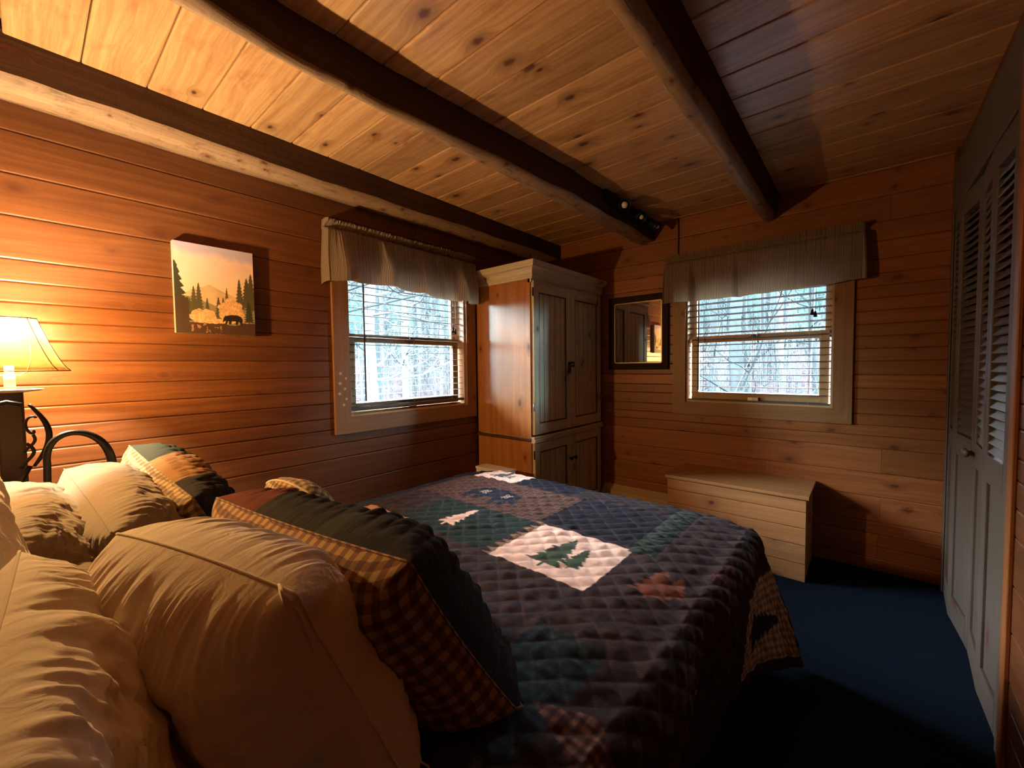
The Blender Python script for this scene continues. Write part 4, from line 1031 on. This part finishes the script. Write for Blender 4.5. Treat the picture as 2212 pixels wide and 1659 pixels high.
    # side drops: right side coordinate x > BX1
    setc(inpoly(x, y, pine(-.45, 1.07, .12, .19, 6)), rust); setc(inpoly(x, y, pine(-.40, 1.12, .08, .13, 5)), rust)
    plaid(inpoly(x, y, pine(-.30, 1.28, .13, .28, 7)), (.11, .04, .04), (.07, .03, .035), (.05, .02, .03), .02)
    plaid(rect(-.13, .19, 1.58, 1.99), (.62, .52, .45), (.36, .30, .27), (.20, .17, .17), .028); setc(inpoly(x, y, pine(.05, 1.63, .17, .26, 7)), (.020, .024, .045))
    em = (x > .20) & (x < .255); t = np.mod(y/.045, 1); C[em & (np.abs(t-.5)*2 < 1-(x-.20)/.055)] = (.05, .03, .035)
    pl_ = inpoly(x, y, [(-.16, 1.04), (.22, .74), (.22, 1.04)]); plaid(pl_, (.34, .18, .13), (.18, .09, .07), (.10, .05, .045), .022)
    ns_ = inpoly(x, y, [(-.47, .60), (-.36, .66), (-.30, .62), (.23, .62), (.23, .36), (-.20, .48)]); plaid(ns_, (.22, .11, .08), (.10, .045, .035), (.05, .022, .02), .024)
    # left and foot drops
    plaid((x < -1.90) & (y > .3), (.05, .04, .04), (.06, .045, .04), (.03, .03, .03), .04)
    mott = .75+.5*fbm(x*45, y*45, 77); C = C*mott[..., None]
    seam = np.minimum(np.abs(np.mod((Uw+Vw)/p+.5, 1)-.5), np.abs(np.mod((Uw-Vw)/p+.5, 1)-.5))*p
    th = np.clip(1-seam/.0022, 0, 1)[..., None]*.5; C = C*(1-th)+np.array([.13, .11, .10])*th*1.0
    me = grid_mesh('patchwork_quilt', P, np.stack([U, V], -1), C, M['dye'])
    o = bpy.data.objects.new('patchwork_quilt', me); COL.objects.link(o); so = o.modifiers.new('thick', 'SOLIDIFY'); so.thickness = .006; so.offset = -1
    tag(o, 'dark patchwork quilt with pine tree and bear blocks spread over the bed', 'quilt')
quilt()

# ---------------------------------------------------------------- pillows
def pillow(name, TLc, TRc, BR, t, mats, label, group, seed, wr=1.0, h=None, piping=None, pinch=.06, front_dye=None, sag=.0, exp=4.0, corner=.0, n=(190, 140), quilted=False, skirt=0.0):
    """TLc/TRc = ends of the top edge, BR = lower corner under TRc; the front faces the foot of the bed"""
    TLc, TRc, BR = Vector(TLc), Vector(TRc), Vector(BR)
    ex = (TRc-TLc); w = ex.length; ex.normalize(); ey = (TRc-BR); hh = ey.length; ey = (ey-ex*ey.dot(ex)).normalized(); hh = h or hh
    en = ex.cross(ey)              # points to the head of the bed (back side)
    c = (TLc+TRc)/2-ey*hh/2
    nu, nv = n; A, B = np.meshgrid(np.linspace(-1, 1, nu), np.linspace(-1, 1, nv), indexing='ij')
    A = np.sign(A)*np.abs(A)**.82*1.0; B = np.sign(B)*np.abs(B)**.82
    px = A*w/2*(1-pinch*(1-B**2)*A**2)+0; py = B*hh/2*(1-pinch*(1-A**2)*B**2)
    px = px+A*skirt*np.clip(.75-B, 0, 1.6)*.6
    env = ((1-np.abs(A)**exp)*(1-np.abs(B)**exp)); env = np.clip(env, 0, 1)**.5
    objs = []
    root = empty(name, tuple(c)); tag(root, label, 'pillow', group)
    sd = seed*13
    for side, (sg, mat) in enumerate(((1, mats[0]), (-1, mats[1]))):
        ea = np.abs(A)**3; eb = np.abs(B)**3
        r1 = .6*(fbm(B*7+sd+side*5, A*1.3+3, sd+1, 3)-.5)+.45*(fbm(B*19+sd+side*5+A*3, A*2.6+3, sd+6, 3)-.5)
        r2 = .5*(fbm(A*9+sd+side*7, B*1.2+8, sd+2, 3)-.5)+.5*(fbm(A*24+sd+B*4, B*2.2+8+side, sd+7, 3)-.5)
        r3 = fbm(A*2.2+B*1.2+sd, B*2.4-A+4+side, sd+3, 3)-.5; r4 = fbm((A+B*.6)*5+side, (B-A*.7)*2.2+sd, sd+4, 4)-.5
        r4 = -np.abs(r4)*1.6+.25
        dz = (.034*r1*ea+.034*r2*eb)*1.5+.035*r3+.022*r4
        T = t/2*env*(1+.10*np.sin(A*2+sd))+wr*dz*np.clip(env*1.3, 0, 1)
        T = np.maximum(T, .002)
        if quilted:
            s1 = np.abs(np.sin(math.pi*(px+py)/.05)); s2 = np.abs(np.sin(math.pi*(px-py)/.05)); T = T+.010*np.sqrt(s1*s2)*np.clip(env*2, 0, 1)*(side == 1)
        T = T*np.where(env > 0, 1, 0)
        bend = sag*(px/(w/2))**2
        pos = (np.array(c)[None, None, :]+px[..., None]*np.array(ex)+(py-bend)[..., None]*np.array(ey)+(sg*T)[..., None]*np.array(en))
        du = np.linalg.norm(np.diff(pos, axis=0), axis=-1); u = np.vstack([np.zeros((1, nv)), np.cumsum(du, 0)]); u = u-u[nu//2:nu//2+1, :]
        dv = np.linalg.norm(np.diff(pos, axis=1), axis=-1); v = np.hstack([np.zeros((nu, 1)), np.cumsum(dv, 1)]); v = v-v[:, nv//2:nv//2+1]
        pos[..., 2] = np.maximum(pos[..., 2], .655)
        if sg > 0: P_, U_, V_ = pos, u, v
        else: P_, U_, V_ = pos[::-1], u[::-1], v[::-1]
        dye = front_dye(np.asarray(px if sg > 0 else px[::-1]), np.asarray(py), w, hh) if (side == 1 and front_dye) else None
        if side == 1 and front_dye is not None: dye = front_dye(px[::-1], py[::-1], w, hh)
        nm = 'back_cover' if side == 0 else 'front_cover'
        me = grid_mesh(nm, P_, np.stack([U_, V_], -1), dye, mat)
        o = bpy.data.objects.new(nm, me); COL.objects.link(o); o.parent = root; o.matrix_parent_inverse = world_of(root).inverted(); objs.append(o)
        if side == 0: edge = [pos[0, j] for j in range(nv)]+[pos[i, -1] for i in range(nu)]+[pos[-1, j] for j in range(nv-1, -1, -1)]+[pos[i, 0] for i in range(nu-1, -1, -1)]
    E = []
    for q in edge:
        q = Vector(q.tolist())
        if not E or (q-E[-1]).length > .006: E.append(q)
    E.append(E[0])
    mb = MB(); mb.tube(E, piping[1] if piping else .0022, 6, cap=False); mb.build('seam', piping[0] if piping else mats[0], root)
    return root

M['sham_front'] = M['dye']
def sham_dye(kind):
    def f(px, py, w, h):
        C = np.ones(px.shape+(3,))*np.array([.030, .030, .032])
        k = (np.mod(px/.012, 1) < .5).astype(int)+(np.mod(py/.012, 1) < .5).astype(int); C[k == 2] = (.045, .042, .045)
        if kind == 0:
            C[px < -w*.18] = (.040, .045, .035); m = (px > -w*.18) & (px < w*.22); C[m] = (.30, .17, .08); C[m & (k == 2)] = (.16, .08, .04)
        else:
            m = (px < -w*.22); C[m] = (.15, .050, .040); C[m & (k == 2)] = (.09, .035, .03)
            m = (px > w*.12) & (px < w*.2); C[m] = (.05, .06, .05)
        return C*(.8+.4*fbm(px*60+9, py*60+9, 5))[..., None]
    return f
ivory = plain('ivory_piping', (.60, .50, .36), .8)
G = 'pillows against the headboard'
pillow('pillow', (-.985, -.018, 1.000), (-.33, -.060, .985), (-.33, .010, .69), .165, (M['linen'], M['linen2']), 'pale tan pillow nearest the bottom left corner of the photo', G, 3, wr=1.2, h=.42, pinch=.04)
p2 = pillow('pillow', (-.950, .088, 1.003), (-.525, .205, .998), (-.46, .350, .66), .28, (M['linen'], M['linen2']), 'large plump tan pillow with a stitched top hem, in front of the burgundy checked sham', G, 8, wr=1.15, h=.48, pinch=-.05, skirt=.075)
mb = MB(); FP = []
for i in range(9):
    t = i/8
    FP.append([Vector((-.560+.050*t+.012*math.sin(t*5), .198+.010*t+.010*k*(1-.4*t)-.012*math.sin(3*t+k), 1.004+.006*math.sin(4*t)-.030*k-.055*t*k*.6-.02*t*t)) for k in (0, .5, 1, 1.6, 2.2)])
b0 = len(mb.v)
for row in FP: mb.v += [tuple(v) for v in row]
for i in range(8):
    for k in range(4): mb.face([b0+i*5+k, b0+(i+1)*5+k, b0+(i+1)*5+k+1, b0+i*5+k+1], [(0, 0)]*4, .5, 0, True)
fl = mb.build('hem_flap', M['linen'], p2); so = fl.modifiers.new('thick', 'SOLIDIFY'); so.thickness = .003
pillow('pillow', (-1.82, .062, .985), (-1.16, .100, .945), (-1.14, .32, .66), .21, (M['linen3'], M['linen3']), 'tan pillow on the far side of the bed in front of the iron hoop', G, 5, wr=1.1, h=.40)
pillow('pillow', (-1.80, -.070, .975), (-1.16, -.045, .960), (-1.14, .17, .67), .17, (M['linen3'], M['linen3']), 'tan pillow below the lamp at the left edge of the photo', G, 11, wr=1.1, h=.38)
pillow('pillow', (-1.38, -.010, .880), (-.98, .030, .915), (-.94, .12, .66), .13, (M['linen3'], M['linen3']), 'dark brown pillow wedged between the two nearest pillows', G, 17, wr=.6, h=.28)
pillow('pillow', (-1.50, -.150, 1.17), (-1.02, -.148, 1.150), (-1.02, -.07, .80), .16, (M['linen2'], M['linen2']), 'pale pillow standing upright at the left edge, its side hiding part of the lamp base', G, 14, wr=.8, h=.42)
pillow('pillow_sham', (-1.835, .210, 1.030), (-1.26, .255, .958), (-1.22, .40, .68), .20, (M['gingham_brown'], M['dye']), 'brown checked pillow sham with dark quilted front, farther from the camera', 'checked pillow shams', 21, wr=.8, h=.40, front_dye=sham_dye(0), quilted=True)
pillow('pillow_sham', (-1.235, .296, .955), (-.475, .335, 1.005), (-.450, .53, .69), .25, (M['gingham'], M['dye']), 'long burgundy checked pillow sham with dark quilted front in the middle of the bed', 'checked pillow shams', 25, wr=.7, h=.44, front_dye=sham_dye(1), quilted=True)
# small piped cushion behind the sham
pillow('cushion', (-1.60, .535, .872), (-1.34, .570, .878), (-1.30, .70, .66), .13, (M['gingham_brown'], M['gingham_brown']), 'small brown cushion with ivory piping peeking out behind the burgundy sham', None, 30, wr=.3, h=.30, piping=(ivory, .004), pinch=-.22, n=(60, 50))

# ---------------------------------------------------------------- outside
def ground_mat():
    m, n, b, out = new_mat('leaf_litter')
    tc = N(n, 'ShaderNodeTexCoord'); vo = N(n, 'ShaderNodeTexVoronoi'); vo.inputs['Scale'].default_value = 7.0; n.links.new(tc.outputs['Object'], vo.inputs['Vector'])
    f = noise_n(n, tc.outputs['Object'], 9, 6, .75); s_ = N(n, 'ShaderNodeSeparateColor'); n.links.new(vo.outputs['Color'], s_.inputs[0])
    c = mixc(n, sstep(n, mth(n, 'ADD', mth(n, 'MULTIPLY', s_.outputs[0], .5), mth(n, 'MULTIPLY', f, .7)), .40, .72), (.008, .007, .010), (.029, .026, .029))
    n.links.new(c, b.inputs['Base Color']); b.inputs['Roughness'].default_value = 1; b.inputs['Specular IOR Level'].default_value = 0
    return m
M['ground'] = ground_mat()
M['bark'] = plain('grey_bark', (.014, .020, .022), .95, nscale=14, namt=.4, spec=0)
M['bark2'] = plain('pale_bark', (.034, .043, .046), .95, nscale=14, namt=.3, spec=0)
M['evergreen'] = plain('evergreen_needles', (.010, .024, .023), .9, nscale=8, namt=.4, spec=0)

def gz(x, y):
    d = max(0.0, max(-x-2.6, y-3.6)); return -.75+.035*d+(.0013*d*d)+.25*nz(x*.12, y*.12, 4)*min(1, d/6)
xs = np.linspace(-75, 30, 120); ys = np.linspace(-30, 75, 120)
mb = MB(); 
for x in xs:
    for y in ys: mb.v.append((x, y, gz(x, y)))
for i in range(119):
    for j in range(119):
        q = (i*120+j, (i+1)*120+j, (i+1)*120+j+1, i*120+j+1); mb.face(q, [(0, 0)]*4, .5, 0, True)
gd = mb.build('ground', M['ground']); tag(gd, kind='structure')

def tree_mesh(seed, hgt, r0, mi):
    r = random.Random(seed); mb = MB(); pts = []; x = y = 0.0
    for i in range(9):
        z = hgt*i/8; pts.append((x, y, z-.3)); x += r.uniform(-.10, .10); y += r.uniform(-.10, .10)
    mb.tube(pts, [r0*(1-.75*i/8) for i in range(9)], 7, mi=0, cap=False)
    def br(p, d, L, rad, depth):
        q = [p]; dd = d.normalized()
        for k in range(4): dd = (dd+Vector((r.uniform(-.35, .35), r.uniform(-.35, .35), r.uniform(-.2, .35)))).normalized(); q.append(q[-1]+dd*L/4)
        mb.tube(q, [rad, rad*.8, rad*.6, rad*.4, rad*.2], 4, cap=False)
        if depth > 0:
            for k in range(3): i = r.randint(1, 4); br(q[i], dd+Vector((r.uniform(-1, 1), r.uniform(-1, 1), r.uniform(-.4, .6))), L*.55, rad*.5, depth-1)
    for k in range(22):
        t = r.uniform(.06, .97); i = int(t*8); f = t*8-i; p = Vector(pts[i]).lerp(Vector(pts[min(8, i+1)]), f)
        an = r.uniform(0, 6.28); br(p, Vector((math.cos(an), math.sin(an), r.uniform(-.1, .8))), r.uniform(.9, 2.6), r0*.22+.006, 2)
    return mb.mesh('bare_tree')
TM = []
for k in range(6):
    me = tree_mesh(100+k, 9+k*1.0, .07+.022*k, 0); me.materials.append(M['bark'] if k % 3 else M['bark2']); TM.append(me)
r = random.Random(5); placed = []; cnt = 0
def place_tree(x, y, k, win):
    global cnt
    o = bpy.data.objects.new('bare_tree', TM[k]); COL.objects.link(o); o.location = (x, y, gz(x, y)); o.rotation_euler = (0, 0, r.uniform(0, 6.28)); s = r.uniform(.85, 1.2); o.scale = (s, s, s)
    g = 'bare trees outside the window beside the armoire' if win == 0 else 'bare trees outside the window over the chest'
    tag(o, 'leafless tree in the woods outside the ' + ('window beside the armoire' if win == 0 else 'window over the chest'), 'tree', g); cnt += 1
for i in range(64):      # seen through window 1: directions around (-x, +y)
    d = 6+34*r.random()**.8; an = math.radians(r.uniform(25, 66)); x, y = -math.cos(an)*d, math.sin(an)*d
    if x > -5 or any((x-a)**2+(y-b)**2 < .6 for a, b in placed): continue
    placed.append((x, y)); place_tree(x, y, r.randrange(6), 0)
for i in range(56):
    d = 8+32*r.random()**.8; an = math.radians(r.uniform(68, 98)); x, y = -math.cos(an)*d, math.sin(an)*d
    if y < 7 or any((x-a)**2+(y-b)**2 < .6 for a, b in placed): continue
    placed.append((x, y)); place_tree(x, y, r.randrange(6), 1)

# thicket of twigs and saplings (uncountable)
mb = MB(); r = random.Random(9)
for i in range(2600):
    d = 9+30*r.random(); an = math.radians(r.uniform(22, 100)); x, y = -math.cos(an)*d, math.sin(an)*d
    if x > -5 and y < 7: continue
    z = gz(x, y); h = r.uniform(.5, 3.2)*(1 if r.random() < .5 else 1.6); a2 = r.uniform(0, 6.28); l = r.uniform(0, .8)
    p = [Vector((x, y, z)), Vector((x+l*.3*math.cos(a2), y+l*.3*math.sin(a2), z+h*.5)), Vector((x+l*math.cos(a2)*r.uniform(.6, 1.4), y+l*math.sin(a2), z+h))]
    rr = r.uniform(.006, .020); mb.tube(p, [rr, rr*.7, rr*.25], 3, cap=False)
    for k in range(2): q = p[1]+Vector((r.uniform(-.7, .7), r.uniform(-.7, .7), r.uniform(-.2, .9))); mb.tube([p[1]*(1-.3*k)+p[0]*(.3*k), q], [rr*.5, rr*.15], 3, cap=False)
tag(mb.build('thicket', M['bark2']), 'tangle of thin saplings and twigs in the woods outside the windows', 'brush', kind='stuff')
# distant evergreen hillside
mb = MB(); r = random.Random(12)
for i in range(240):
    d = r.uniform(44, 66); an = math.radians(r.uniform(15, 108)); x, y = -math.cos(an)*d, math.sin(an)*d; z = gz(x, y); h = r.uniform(4.0, 7.5)
    mb.lathe((x, y, z), [(h*.20, .2), (h*.26, h*.12), (h*.16, h*.4), (h*.17, h*.42), (h*.08, h*.7), (h*.09, h*.72), (0.01, h)], 7, smooth=False)
tag(mb.build('distant_woods', M['evergreen']), 'hazy line of distant evergreens closing off the woods outside', 'trees', kind='stuff')
